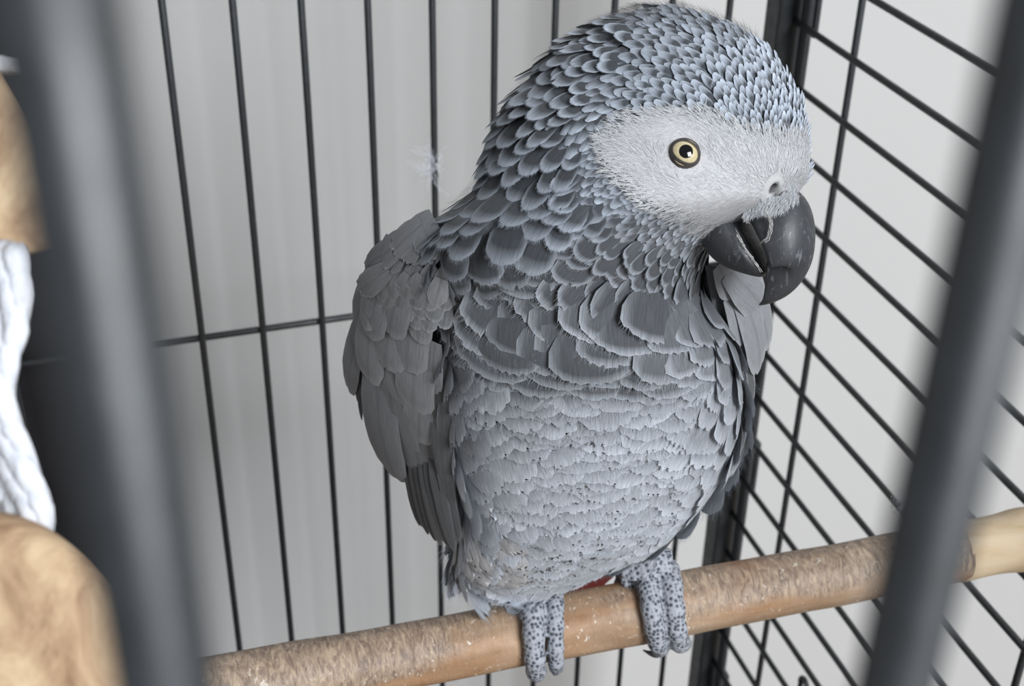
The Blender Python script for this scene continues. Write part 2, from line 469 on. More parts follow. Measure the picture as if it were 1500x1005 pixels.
# face outline (where the bare white face is) in picture pixels
FACE = np.array([(884, 208), (912, 180), (950, 164), (1000, 160), (1040, 172), (1075, 188), (1110, 200), (1150, 205), (1195, 205), (1200, 300), (1140, 305),
                 (1085, 325), (1045, 338), (1000, 320), (955, 294), (920, 266), (895, 240)], float)
def in_poly(x, y, poly):
    inside = np.zeros(x.shape, bool); j = len(poly) - 1
    for i in range(len(poly)):
        xi, yi = poly[i]; xj, yj = poly[j]
        c = ((yi > y) != (yj > y)) & (x < (xj - xi) * (y - yi) / (yj - yi + 1e-9) + xi)
        inside ^= c; j = i
    return inside
def poly_dist(x, y, poly):
    d = np.full(x.shape, 1e9)
    for i in range(len(poly)):
        a = poly[i - 1]; b = poly[i]; ab = b - a
        t = np.clip(((x - a[0]) * ab[0] + (y - a[1]) * ab[1]) / (ab @ ab), 0, 1)
        d = np.minimum(d, np.hypot(x - a[0] - t * ab[0], y - a[1] - t * ab[1]))
    return d

# body mesh (one continuous surface)
NR, NT = 150, 128
ys = np.concatenate([[9, 10, 12, 15], np.linspace(19, 856, NR - 8), [860, 863, 865, 866]])
TH = np.linspace(0, 2 * math.pi, NT, endpoint=False)
YY, TT = np.meshgrid(ys, TH, indexing='ij')
BV, BN = frame(YY.ravel(), TT.ravel())
bx, by, bd = project(BV)
facing = np.sin(TT.ravel()) > -0.2
face_m = (in_poly(bx, by, FACE) & facing)
fd = poly_dist(bx, by, FACE) * np.where(face_m, 1, -1)
fm = np.clip((fd + 6) / 16, 0, 1)[:, None] * facing[:, None]
BV = BV - BN * (1.1 * (1 - fm))
bcol = np.array([.18, .19, .21]) * (1 - fm) + np.array([.50, .49, .50]) * fm
bfaces = [(i * NT + j, i * NT + (j + 1) % NT, (i + 1) * NT + (j + 1) % NT, (i + 1) * NT + j) for i in range(NR - 1) for j in range(NT)]
npos, _nn = front_point(1133, 276)
near = np.linalg.norm(BV - npos, axis=1) < 2.1
bfaces = [q for q in bfaces if not all(near[i] for i in q) and np.linalg.norm(BV[list(q)].mean(0) - npos) > 1.5]
V = list(map(tuple, BV)); V += [tuple(BV[:NT].mean(0)), tuple(BV[-NT:].mean(0))]
k = len(V)
bfaces += [(k - 2, (j + 1) % NT, j) for j in range(NT)] + [(k - 1, (NR - 1) * NT + j, (NR - 1) * NT + (j + 1) % NT) for j in range(NT)]
body = under(mesh_obj('body', V, bfaces, M['skin'], bird, cols=np.vstack([bcol, bcol[:1], bcol[-1:]])))
body['label'] = 'continuous head and trunk under the feathers'

# ---- feather cards: columns run along the barbs, the last row is the frayed rim
def feather_template(nu, vs):
    u = np.linspace(-1, 1, nu); U, Vv = np.meshgrid(u, vs, indexing='xy')
    f = [(i * nu + j, i * nu + j + 1, (i + 1) * nu + j + 1, (i + 1) * nu + j) for i in range(len(vs) - 1) for j in range(nu - 1)]
    return U, Vv, np.array(f)
def K1(k, R):
    return 1.0 / R if k is None else k[:, None, None]
def feathers(P, N, Dr, L, W, lift, cup, curl, base, rim, fray, nu, vs, tipr=.42, root=.45, Rb=34.0, rimw=None, shaft=0.0, split=0.0, ka=None, kc=None):
    """arrays of roots, normals, directions ... -> (verts [n,k,3], faces, colours, uvs)"""
    n = len(P); U, Vv, f = feather_template(nu, np.array(vs))
    sd = nrm(np.cross(N, Dr))
    tip = 1 - tipr * (1 - np.sqrt(np.clip(1 - (np.abs(U[0]) * .97) ** 2, 0, 1)))        # rounded end
    tips = np.repeat(tip[None], n, 0)
    jit = rng.random((n, nu)) * fray[:, None]
    jit[:, 1::2] *= .35
    tips = tips * (1 - jit)
    if split > 0:                                                   # some vanes part between barbs
        has = rng.random(n) < split
        pos = rng.integers(2, nu - 2, n)
        tips[np.arange(n)[has], pos[has]] *= .72
    # only the last rows follow the fray
    vv = Vv[None] * tip[None, None, :] * np.ones((n, 1, 1))
    vv[:, -1, :] = tips
    g = root + (1 - root) * np.clip(Vv / .55, 0, 1) ** .8
    wig = (rng.random((n, 1, nu)) - .5) * .10 * Vv[None] ** 3
    x = (U * g)[None] * np.ones((n, 1, 1)) + wig
    Lb, Wb = L[:, None, None], W[:, None, None] / 2
    along = vv * Lb; across = x * Wb
    h = lift[:, None, None] * Lb * vv - cup[:, None, None] * Wb * 2 * x ** 2 * np.clip(vv * 1.4, 0, 1) \
        - curl[:, None, None] * Lb * vv ** 3 - along ** 2 * K1(ka, Rb) / 2 - across ** 2 * K1(kc, Rb) / 2
    co = P[:, None, None, :] + Dr[:, None, None, :] * along[..., None] + sd[:, None, None, :] * across[..., None] + N[:, None, None, :] * h[..., None]
    if rimw is None: rimw = np.full(n, .16)
    edge = np.maximum(np.clip((Vv[None] - (1 - 2 * rimw[:, None, None])) / (rimw[:, None, None] * 1.6), 0, 1),
                      np.clip((np.abs(U)[None] - .72) / .28, 0, 1) * np.clip(Vv * 2 - .5, 0, 1)[None] * .8)
    cc = base[:, None, None, :] * (1 - edge[..., None]) + rim[:, None, None, :] * edge[..., None]
    if shaft > 0:
        cc = cc * (1 - shaft * (np.abs(U)[None, ..., None] < .06))
    uv = np.stack([across + rng.random((n, 1, 1)) * 60, along * np.ones_like(across)], -1)
    k = co.shape[1] * co.shape[2]
    return co.reshape(n, k, 3), f, np.clip(cc, 0, 1).reshape(n, k, 3), uv.reshape(n, k, 2)
def fringe(co, Dr, N, L, rim, nu, nv, per, leng, wid):
    """loose barb ends along the frayed rim of each feather: co is [n, nv*nu, 3]"""
    n = len(co); last = co.reshape(n, nv, nu, 3)[:, -1]; prev = co.reshape(n, nv, nu, 3)[:, -3]
    t = (np.arange(per)[None] + rng.random((n, per))) / per * (nu - 1); i = np.clip(t.astype(int), 0, nu - 2); fr = (t - i)[..., None]
    ar = np.arange(n)[:, None]
    a = last[ar, i] * (1 - fr) + last[ar, i + 1] * fr; b = prev[ar, i] * (1 - fr) + prev[ar, i + 1] * fr
    d = nrm(a - b); d = nrm(d + rng.normal(0, .16, d.shape) + .35 * nrm(a - last.mean(1, keepdims=True)))
    s = nrm(np.cross(np.broadcast_to(N[:, None], d.shape), d))
    ll = (L * leng)[:, None, None] * rng.uniform(.35, 1.25, (n, per, 1)); w = wid * rng.uniform(.6, 1.3, (n, per, 1))
    r0 = a - d * ll * .5; e = a + d * ll - N[:, None] * ll * .12
    out = np.stack([r0 - s * w, r0 + s * w, e + s * w * .3, e - s * w * .3], 2).reshape(n, per * 4, 3)
    f = (np.arange(per)[:, None] * 4 + np.arange(4)[None])
    c = np.repeat(rim[:, None, :] * rng.uniform(.85, 1.12, (n, per, 1)), 4, 1)
    u = rng.random((n, per * 4, 2)) * 40
    return out, f, np.clip(c, 0, 1), u
class Bag:
    def __init__(s): s.v, s.f, s.c, s.u, s.n = [], [], [], [], 0
    def add(s, v, f, c, u):
        n, k, _ = v.shape
        s.v.append(v.reshape(-1, 3)); s.c.append(c.reshape(-1, 3)); s.u.append(u.reshape(-1, 2))
        s.f.append((f[None] + (np.arange(n) * k)[:, None, None] + s.n).reshape(-1, f.shape[1])); s.n += n * k
    def build(s, name, mat, parent):
        return mesh_obj(name, np.concatenate(s.v), np.concatenate(s.f), mat, parent, np.concatenate(s.c), np.concatenate(s.u))

# plumage map: picture place, direction (deg, 0 right, 90 down), length, width, spacing (px), lift, base grey, rim grey, fray, kind
A_ = np.array([
    (1180, 190, -88, 20, 8, 7.5, 0.525, 0.124, 0.65, 0.1), (1140, 170, -92, 24, 9, 9, 0.504, 0.105, 0.627, 0.1), (1165, 130, -92, 26, 10, 10, 0.504, 0.0992, 0.627, 0.08),
    (1110, 130, -105, 30, 12, 11, 0.441, 0.0868, 0.605, 0.08), (1080, 165, -115, 26, 11, 10, 0.441, 0.093, 0.605, 0.08), (1120, 70, -105, 32, 14, 12, 0.42, 0.0868, 0.605, 0.06),
    (1050, 100, -125, 34, 16, 14, 0.378, 0.0806, 0.582, 0.05), (1050, 50, -130, 36, 18, 15, 0.357, 0.0806, 0.582, 0.05), (1000, 130, -140, 32, 16, 13, 0.357, 0.0806, 0.582, 0.05),
    (980, 60, -150, 38, 20, 17, 0.336, 0.0806, 0.56, 0.05), (960, 25, -155, 38, 20, 17, 0.315, 0.0806, 0.538, 0.05), (940, 130, -165, 32, 17, 14, 0.336, 0.0806, 0.56, 0.05),
    (900, 60, 170, 42, 25, 20, 0.315, 0.0806, 0.538, 0.05), (880, 120, 150, 40, 21, 18, 0.315, 0.0744, 0.515, 0.05), (890, 170, 135, 34, 16, 14, 0.315, 0.0744, 0.515, 0.05),
    (850, 190, 115, 44.1, 19.55, 17.6, 0.336, 0.085, 0.45, 0.06), (830, 100, 145, 52.5, 34.5, 26.4, 0.312, 0.085, 0.45, 0.05), (800, 90, 140, 56.7, 39.1, 29.7, 0.3, 0.085, 0.45, 0.05),
    (800, 160, 118, 60.9, 34.5, 28.6, 0.3, 0.085, 0.45, 0.06), (745, 150, 125, 60.9, 41.4, 31.9, 0.264, 0.085, 0.45, 0.06), (730, 200, 115, 65.1, 46, 35.2, 0.24, 0.085, 0.45, 0.07),
    (830, 240, 100, 58.8, 29.9, 25.3, 0.288, 0.085, 0.45, 0.07), (780, 240, 108, 67.2, 43.7, 34.1, 0.264, 0.085, 0.45, 0.07), (715, 260, 118, 65.1, 48.3, 37.4, 0.216, 0.085, 0.45, 0.1),
    (870, 240, 165, 22, 10, 8, 0.26, 0.16, 0.525, 0.15), (880, 280, 150, 22, 11, 9, 0.26, 0.152, 0.525, 0.15), (940, 310, 145, 20, 11, 9, 0.28, 0.16, 0.525, 0.12),
    (1000, 345, 130, 18, 11, 9.5, 0.3, 0.16, 0.525, 0.1), (1040, 350, 115, 18, 11, 9.5, 0.3, 0.176, 0.525, 0.1), (960, 350, 130, 24, 15, 13, 0.28, 0.136, 0.504, 0.08),
    (1010, 380, 105, 28, 22, 13.12, 0.299, 0.09, 0.4, 0.1), (920, 350, 128, 34, 20, 17, 0.26, 0.112, 0.483, 0.08), (870, 320, 125, 46, 26, 21, 0.24, 0.09, 0.4, 0.08),
    (830, 300, 118, 60, 36, 28, 0.22, 0.09, 0.4, 0.1), (880, 370, 112, 60, 44, 30, 0.22, 0.09, 0.4, 0.14), (960, 395, 98, 48, 44, 21.32, 0.253, 0.09, 0.4, 0.14),
    (680, 300, 125, 60, 46, 29.52, 0.161, 0.09, 0.4, 0.2), (640, 330, 130, 62, 46, 29.52, 0.138, 0.09, 0.4, 0.2), (760, 320, 112, 80, 54, 40, 0.18, 0.09, 0.4, 0.16),
    (700, 370, 105, 90, 64, 46, 0.16, 0.09, 0.4, 0.16), (800, 400, 98, 96, 91, 39.61, 0.207, 0.09, 0.4, 0.2), (650, 400, 100, 84, 78, 36.16, 0.161, 0.09, 0.4, 0.2),
    (690, 440, 108, 92, 98.8, 39.61, 0.184, 0.09, 0.4, 0.22), (760, 470, 108, 96, 114.4, 37.88, 0.207, 0.1, 0.38, 0.22), (860, 450, 92, 96, 119.6, 36.16, 0.207, 0.09, 0.4, 0.25),
    (950, 450, 86, 90, 119.6, 34.44, 0.207, 0.09, 0.4, 0.2), (1020, 430, 62, 80, 96.2, 31, 0.184, 0.09, 0.4, 0.2), (1030, 400, 70, 60, 65, 27.55, 0.184, 0.09, 0.4, 0.2),
    (850, 520, 92, 92, 119.6, 34.44, 0.212, 0.1, 0.38, 0.25), (940, 520, 84, 92, 122.2, 34.44, 0.212, 0.1, 0.38, 0.22), (1010, 500, 66, 86, 106.6, 32.72, 0.185, 0.17, 0.44, 0.25),
    (680, 510, 105, 84, 101.4, 34.44, 0.185, 0.17, 0.44, 0.3), (750, 545, 95, 84, 109.2, 32.72, 0.185, 0.1, 0.38, 0.3), (1050, 480, 62, 80, 96.2, 32.72, 0.159, 0.17, 0.44, 0.3),
    (1070, 560, 70, 84, 82.88, 38.53, 0.191, 0.33, 0.54, 0.442), (880, 592, 90, 84, 94.08, 36.6, 0.222, 0.33, 0.54, 0.39), (670, 580, 100, 84, 85.12, 38.53, 0.245, 0.33, 0.54, 0.52),
    (770, 618, 92, 82, 91.84, 36.6, 0.222, 0.33, 0.54, 0.468), (960, 600, 82, 82, 89.6, 36.6, 0.206, 0.33, 0.54, 0.39), (680, 680, 100, 86, 82.88, 40.45, 0.245, 0.42, 0.62, 0.52),
    (780, 690, 92, 78, 82.88, 36.6, 0.206, 0.42, 0.62, 0.468), (900, 680, 88, 76, 82.88, 35.64, 0.206, 0.42, 0.62, 0.416), (1000, 680, 78, 78, 82.88, 36.6, 0.191, 0.42, 0.62, 0.416),
    (700, 760, 98, 84, 73.92, 40.45, 0.206, 0.47, 0.66, 0.585), (800, 770, 92, 76, 73.92, 36.6, 0.191, 0.47, 0.66, 0.52), (920, 760, 85, 74, 71.68, 36.6, 0.175, 0.47, 0.66, 0.468),
    (1000, 750, 75, 74, 69.44, 36.6, 0.159, 0.47, 0.66, 0.468), (720, 840, 95, 74, 58.24, 34.68, 0.191, 0.47, 0.66, 0.65), (820, 830, 92, 70, 60.48, 34.68, 0.159, 0.47, 0.66, 0.585),
    (920, 810, 82, 66, 60.48, 34.68, 0.143, 0.47, 0.66, 0.52), (800, 545, 95, 90, 110, 36, 0.2, 0.1, 0.38, 0.22), (890, 556, 90, 90, 110, 36, 0.2, 0.1, 0.38, 0.22),
    (965, 545, 80, 90, 110, 36, 0.2, 0.1, 0.38, 0.22)], float)
def plumage_at(x, y):
    d2 = (x[:, None] - A_[None, :, 0]) ** 2 + (y[:, None] - A_[None, :, 1]) ** 2
    wt = 1 / (d2 + 120.0) ** 2; wt /= wt.sum(1, keepdims=True)
    an = np.radians(A_[:, 2])
    ax, ay = wt @ np.cos(an), wt @ np.sin(an)
    return np.arctan2(ay, ax), (wt @ A_[:, 3:])
# ---- scatter the contour feathers over head and trunk
DOWN = ROT[:, 1]; FWD = ROT[:, 2]
def img_dir(ang, N):
    e = np.cos(ang)[:, None] * RIGHT + np.sin(ang)[:, None] * DOWN
    return nrm(e - N * np.sum(e * N, -1, keepdims=True))
nc = 60000
cy = rng.uniform(10, 862, nc); ct = rng.uniform(0, 2 * math.pi, nc)
keep = np.ones(nc, bool)
CP, CN = frame(cy, ct)
px_, py_, pd_ = project(CP)
vis = -np.sum(CN * nrm(CP), -1)                       # 1 faces the lens
keep &= vis > -0.55
inface = in_poly(px_, py_, FACE) & (np.sin(ct) > -0.1)
keep &= ~inface
# under the beak and behind the wings nothing is needed
keep &= ~((px_ > 1110) & (py_ > 285) & (py_ < 320))
CP, CN, px_, py_, pd_, vis, cy, ct = [q[keep] for q in (CP, CN, px_, py_, pd_, vis, cy, ct)]
ang, at0 = plumage_at(px_, py_)
sx_ = px_ + np.cos(ang) * at0[:, 0] * .45; sy_ = py_ + np.sin(ang) * at0[:, 0] * .45
ang2, att = plumage_at(sx_, sy_)
spc = np.minimum(at0[:, 2], att[:, 2]) * pd_ / F * np.where(vis < 0, 1.5, 1.0)
cdir = img_dir(ang, CN); aniso = np.clip((att[:, 1] - 30) / 40, 0, 1)
cell = 2.0; hashd = {}; sel = []
for i in range(len(CP)):
    p = CP[i]; r0 = spc[i]; k0 = tuple((p // cell).astype(int)); m_ = int(r0 // cell) + 1; ok = True
    for a in range(k0[0] - m_, k0[0] + m_ + 1):
        for b_ in range(k0[1] - m_, k0[1] + m_ + 1):
            for c_ in range(k0[2] - m_, k0[2] + m_ + 1):
                for j in hashd.get((a, b_, c_), ()):
                    dd = CP[j] - p; dl = dd @ cdir[i]
                    if (dd @ dd - dl * dl) * (1 - .45 * aniso[i]) + dl * dl * (1 + .7 * aniso[i]) < (.5 * (r0 + spc[j])) ** 2 * .72: ok = False; break
                if not ok: break
            if not ok: break
        if not ok: break
    if ok: hashd.setdefault(k0, []).append(i); sel.append(i)
sel = np.array(sel)
P, N, D_, att, ang, vis = CP[sel], CN[sel], pd_[sel], att[sel], ang[sel], vis[sel]
n = len(sel)
ang = ang + rng.normal(0, .09, n)
Dr = img_dir(ang, N)
mm = D_ / F
Ln = att[:, 0] * mm * rng.uniform(.88, 1.14, n); Wd = att[:, 1] * mm * rng.uniform(.88, 1.15, n) * 1.12
lj = np.where(py_[sel] > 520, .35, 1.0)
lift = att[:, 3] * (1 + lj * rng.uniform(-.25, .35, n)) + .02
tint = np.array([.90, 1.0, 1.15])
hx, hy = px_[sel], py_[sel]
cool = np.clip((att[:, 5] - .12) / .3, 0, 1)[:, None]
warm = np.array([1.06, 1.0, .95])
tb = np.clip((hy - 300) / 120, 0, 1)[:, None]; tint = tint * (1 - tb) + np.array([.94, 1.0, 1.10]) * tb
tints = tint * np.ones((n, 1))
var = rng.uniform(.88, 1.12, (n, 1))
base = att[:, 4:5] * tints * var * np.where(hy < 330, .8, 1.0)[:, None]; rim = att[:, 5:6] * tints * var
fray = att[:, 6] * .32
small = Wd < 26 * .15
big = ~small
# how the trunk curves along and across each feather
fy_, ft_ = cy[sel], ct[sel]
Sy = surf(fy_ + .5, ft_) - surf(fy_ - .5, ft_); St = (surf(fy_, ft_ + .01) - surf(fy_, ft_ - .01)) / .02
def curv(dv, dist):
    g11, g12, g22 = np.sum(Sy * Sy, -1), np.sum(Sy * St, -1), np.sum(St * St, -1)
    b1, b2 = np.sum(Sy * dv, -1), np.sum(St * dv, -1); det = g11 * g22 - g12 ** 2 + 1e-9
    dy, dt = (b1 * g22 - b2 * g12) / det * dist, (b2 * g11 - b1 * g12) / det * dist
    dt = np.clip(dt, -.9, .9)
    q = surf(np.clip(fy_ + dy, 9, 866), ft_ + dt) - P
    s2 = np.sum(q * dv, -1) ** 2 + .3
    return -2 * np.sum(q * N, -1) / s2
ka = np.clip(curv(Dr, Ln * .75), -.008, .045)
Cs = nrm(np.cross(N, Dr))
kc = np.clip(.5 * (curv(Cs, Wd * .45) + curv(-Cs, Wd * .45)), 0, .06) * .82
root = P - N * .9
score = np.where(big & (vis > .15), Ln * Wd * vis, 0)
single = np.argsort(-score)[:300]; is_single = np.zeros(n, bool); is_single[single] = True
VB = [0, .38, .66, .82, .91, 1.0]; VS = [0, .45, .8, 1.0]
bag = Bag()
def make(mask, nu, vs, cup, curl, **kw):
    i = np.where(mask)[0]
    return feathers(root[i], N[i], Dr[i], Ln[i], Wd[i], lift[i], np.full(len(i), cup), np.full(len(i), curl), base[i], rim[i], fray[i], nu, vs, ka=ka[i], kc=kc[i], **kw)
bag.add(*make(small, 5, VS, .30, .22, tipr=.5, root=.5, rimw=np.full(small.sum(), .28)))
bag2 = Bag()
rw = np.where(hy < 330, .15, np.where(hy < 520, .085, .15))
def big_make(mask, nu):
    i = np.where(mask)[0]
    r_ = make(mask, nu, VB, .02, .015, tipr=.42, split=.12, rimw=rw[i])
    fr_ = fringe(r_[0], Dr[i], N[i], Ln[i], rim[i] * .98, nu, len(VB), 64, .04 + .30 * att[i, 6], .05)
    return i, r_, fr_
i_, r_, fr_ = big_make(big & ~is_single, 15)
bag2.add(*r_); bag2.add(*fr_)
pl = bag.build('small_plumage', M['feather'], body); pl['kind'] = 'stuff'; pl['label'] = 'dense small blue-grey head feathers'
pl = bag2.build('plumage', M['feather'], body); pl['kind'] = 'stuff'; pl['label'] = 'remaining grey contour feathers'
i_, (v, f, c, u), (v2, f2, c2, u2) = big_make(is_single, 19)
ff = np.vstack([f, f2 + v.shape[1]])
for q, i in enumerate(i_):
    nm = 'breast_feather' if hy[i] > 540 else ('neck_feather' if hy[i] > 290 else 'nape_feather')
    mesh_obj(nm, np.vstack([v[q], v2[q]]), ff, M['feather'], body, np.vstack([c[q], c2[q]]), np.vstack([u[q], u2[q]]))
print('feathers', n, 'small', small.sum())

# ---- fine strands: white facial down, downy fringe on crown and nape
def strands(P, N, Dr, L, W, lift, cols, bend=.25):
    n = len(P); s = nrm(np.cross(N, Dr))
    t = np.array([0, .5, 1.0])
    out = np.zeros((n, 6, 3))
    for k, tt in enumerate(t):
        c_ = P + Dr * (L * tt)[:, None] + N * (L * (lift * tt - bend * tt * tt))[:, None] + s * (L * .12 * np.sin(rng.random(n) * 6.28) * tt * tt)[:, None]
        wv = (W * (1 - .8 * tt))[:, None] * s
        out[:, 2 * k] = c_ - wv; out[:, 2 * k + 1] = c_ + wv
    f = np.array([(0, 1, 3, 2), (2, 3, 5, 4)])
    cc = np.repeat(cols[:, None, :], 6, 1)
    uv = np.zeros((n, 6, 2)); uv += rng.random((n, 1, 2)) * 50
    return out, f, np.clip(cc, 0, 1), uv
ns = 34000
yy = rng.uniform(158, 345, ns); tt = rng.uniform(-.1, math.pi + .1, ns)
SP, SN = frame(yy, tt); x_, y_, d_ = project(SP)
fdist = poly_dist(x_, y_, FACE)
ok = in_poly(x_, y_, FACE) & (np.sum(SN * nrm(SP), -1) < .15) & ~((np.hypot((x_ - 1003) / 1.15, y_ - 225) < 19)) & (np.hypot(x_ - 1133, y_ - 276) > 9)
ok |= (fdist < 14) & (rng.random(ns) < .5) & (x_ > 860) & (y_ < 350) & ~in_poly(x_, y_, FACE) & (np.sum(SN * nrm(SP), -1) < .1) & ((x_ < 1090) | (y_ < 290))
SP, SN, x_, y_ = SP[ok], SN[ok], x_[ok], y_[ok]
# flow: away from the beak, bending round the eye
ax = x_ - 1150.0; ay = y_ - 285.0
r_ = np.hypot(ax, ay) + 1; fx, fy = ax / r_, ay / r_
ex_, ey_ = x_ - 1003.0, y_ - 225.0; er = np.hypot(ex_, ey_) + 1
sgn = np.where(fx * -ey_ + fy * ex_ > 0, 1, -1)
tx_, ty_ = -ey_ / er * sgn, ex_ / er * sgn
wgt = np.exp(-((er - 20) / 34.0) ** 2)
fx, fy = fx * (1 - wgt) + tx_ * wgt, fy * (1 - wgt) + ty_ * wgt
sa = np.arctan2(fy, fx) + rng.normal(0, .32, len(x_))
SD = img_dir(sa, SN)
sc = np.array([.71, .715, .73]) * rng.uniform(.8, 1.12, (len(x_), 1))
Ls = rng.uniform(1.2, 2.7, len(x_)) * np.where(np.hypot(ex_, ey_) < 40, .65, 1)
bagf = Bag(); bagf.add(*strands(SP - SN * .1, SN, SD, Ls, rng.uniform(.05, .10, len(x_)), np.full(len(x_), .34), sc))
o = bagf.build('facial_down', M['down'], body); o['kind'] = 'stuff'; o['label'] = 'fine white hair-like feathers of the face'
# fringe
ns = 9000
yy = rng.uniform(12, 330, ns); tt = rng.uniform(math.pi * .75, math.pi * 1.35, ns)
m2 = rng.random(ns) < .35; tt[m2] = rng.uniform(0, 2 * math.pi, m2.sum()); yy[m2] = rng.uniform(10, 60, m2.sum())
SP, SN = frame(yy, tt); x_, y_, d_ = project(SP)
vv_ = np.abs(np.sum(SN * nrm(SP), -1)); ok = (vv_ < .45) & (x_ < 1120)
SP, SN, x_, y_ = SP[ok], SN[ok], x_[ok], y_[ok]
an_, at_ = plumage_at(x_, y_)
SD = img_dir(an_ + rng.normal(0, .4, len(x_)), SN)
cc = np.repeat(at_[:, 4:5], 3, 1)
bagf = Bag(); bagf.add(*strands(SP + SN * .6, SN, SD, rng.uniform(1.0, 2.4, len(x_)), rng.uniform(.025, .05, len(x_)), rng.uniform(.4, 1.0, len(x_)), cc))
o = bagf.build('downy_fringe', M['down'], body); o['kind'] = 'stuff'; o['label'] = 'soft downy fringe along crown and nape'

# ---- eye
def ell_disc(c_, n_, r0, r1, up, squash=1.0, h0=0.0, h1=0.0, k=40, rot=0.0):
    """ring (or disc when r0=0) around c_ facing n_"""
    a = nrm(np.cross(up, n_)); b_ = np.cross(n_, a)
    V, Fc = [], []
    for r, h in ((r0, h0), (r1, h1)):
        for j in range(k):
            t = 2 * math.pi * j / k
            V.append(c_ + a * r * math.cos(t) + b_ * r * squash * math.sin(t) + n_ * h)
    for j in range(k):
        Fc.append((j, (j + 1) % k, k + (j + 1) % k, k + j))
    return V, Fc
ep, en = front_point(1003, 225)
en = nrm(en * .8 - FWD * .35)
er_ = 3.55
ec = ep - en * 1.75
def ball(c_, r, ax, t0, t1, k=32, m_=10):
    ax = nrm(ax); a = nrm(np.cross(ax, [0.1, .2, 1])); b_ = np.cross(ax, a)
    V, Fc = [], []
    for i in range(m_ + 1):
        t = t0 + (t1 - t0) * i / m_
        for j in range(k):
            p = 2 * math.pi * j / k
            V.append(c_ + r * (ax * math.cos(t) + math.sin(t) * (a * math.cos(p) + b_ * math.sin(p))))
    for i in range(m_):
        for j in range(k):
            Fc.append((i * k + j, (i + 1) * k + j, (i + 1) * k + (j + 1) % k, i * k + (j + 1) % k))
    return V, Fc
eye = under(mesh_obj('eye', *ball(ec, er_, en, .80, 2.6), M['lid'], bird)); eye['label'] = 'round pale yellow eye with black pupil'
mesh_obj('iris', *ball(ec, er_ + .10, en, .34, .80), M['iris'], eye)
mesh_obj('pupil', *ball(ec, er_ + .14, en, .001, .38), M['pupil'], eye)
# almond lid ring of skin around the eye
k_ = 44; a_ = nrm(RIGHT * math.cos(.55) + DOWN * math.sin(.55)); a_ = nrm(a_ - en * (a_ @ en)); b_ = np.cross(en, a_)
def almond(sx, sy, h):
    V = []
    for j in range(k_):
        t = 2 * math.pi * j / k_
        r = 1 + .10 * math.cos(2 * t)
        p2 = a_ * sx * r * math.cos(t) + b_ * sy * r * math.sin(t)
        V.append(ec + p2 + en * (math.sqrt(max((er_ + .14) ** 2 - p2 @ p2, 1.0)) + h(t)))
    return V
def lidring(name, rings, mat, parent):
    V = sum(rings, []); Fc = [(i * k_ + j, i * k_ + (j + 1) % k_, (i + 1) * k_ + (j + 1) % k_, (i + 1) * k_ + j) for i in range(len(rings) - 1) for j in range(k_)]
    return mesh_obj(name, V, Fc, mat, parent)
hh = lambda d: (lambda t: d)
lidring('eyelid', [almond(2.30, 2.05, hh(-.25)), almond(2.36, 2.12, hh(.12)), almond(2.52, 2.30, hh(.16)), almond(2.85, 2.70, hh(.12)), almond(3.1, 3.0, hh(-1.0))], M['lid'], eye)

# ---- beak
phi_h = math.radians(24)
viewc = nrm(ray(1120, 350))
Hd = RIGHT * math.cos(phi_h) - viewc * math.sin(phi_h)
Nl = -(viewc * math.cos(phi_h) + RIGHT * math.sin(phi_h))
Q0 = atD(952, 230, 297)
def midp(px, py):
    r = ray(px, py); return r * ((Q0 @ Nl) / (r @ Nl))
def horn(name, secs, mat, k=18, pw=.75, flip=1):
    V, Fc = [], []; n = len(secs)
    for (ox, oy, ix, iy, wd) in secs:
        sh = wd * math.sin(phi_h) * F / 285.0
        O = midp(ox, oy); I = midp(ix + sh, iy); e = O - I
        for j in range(k):
            t = -math.pi / 2 + math.pi * j / (k - 1)
            V.append(I + e * (max(math.cos(t), 0) ** pw) + Nl * wd * math.sin(t) * -1)
    for i in range(n - 1):
        for j in range(k - 1):
            Fc.append((i * k + j, i * k + j + 1, (i + 1) * k + j + 1, (i + 1) * k + j))
        Fc.append((i * k + k - 1, i * k, (i + 1) * k, (i + 1) * k + k - 1))
    Fc.append(tuple(range(k))[::-1]); Fc.append(tuple((n - 1) * k + j for j in range(k)))
    o = mesh_obj(name, V, Fc, mat, bird)
    sb = o.modifiers.new('smooth', 'SUBSURF'); sb.levels = sb.render_levels = 2
    return under(o)
ub = horn('upper_beak', [(1158, 272, 1090, 312, 4.6), (1172, 281, 1088, 322, 6.2), (1184, 298, 1096, 340, 7.4), (1191, 326, 1108, 362, 7.6), (1191, 362, 1119, 386, 6.8),
                         (1185, 392, 1122, 406, 5.6), (1172, 418, 1121, 320, 4.4), (1152, 435, 1117, 433, 3.0), (1132, 444, 1113, 442, 1.7), (1115, 448, 1109, 447, .6)], M['beak'])
ub['label'] = 'large hooked black upper beak'
lb = horn('lower_beak', [(1030, 345, 1052, 305, 6.6), (1036, 364, 1066, 322, 7.4), (1052, 385, 1082, 345, 7.2), (1078, 397, 1098, 368, 6.2), (1102, 404, 1110, 388, 4.6), (1117, 407, 1117, 400, 3.0)], M['beak'], pw=.6)
lb['label'] = 'dark lower beak under the open gape'
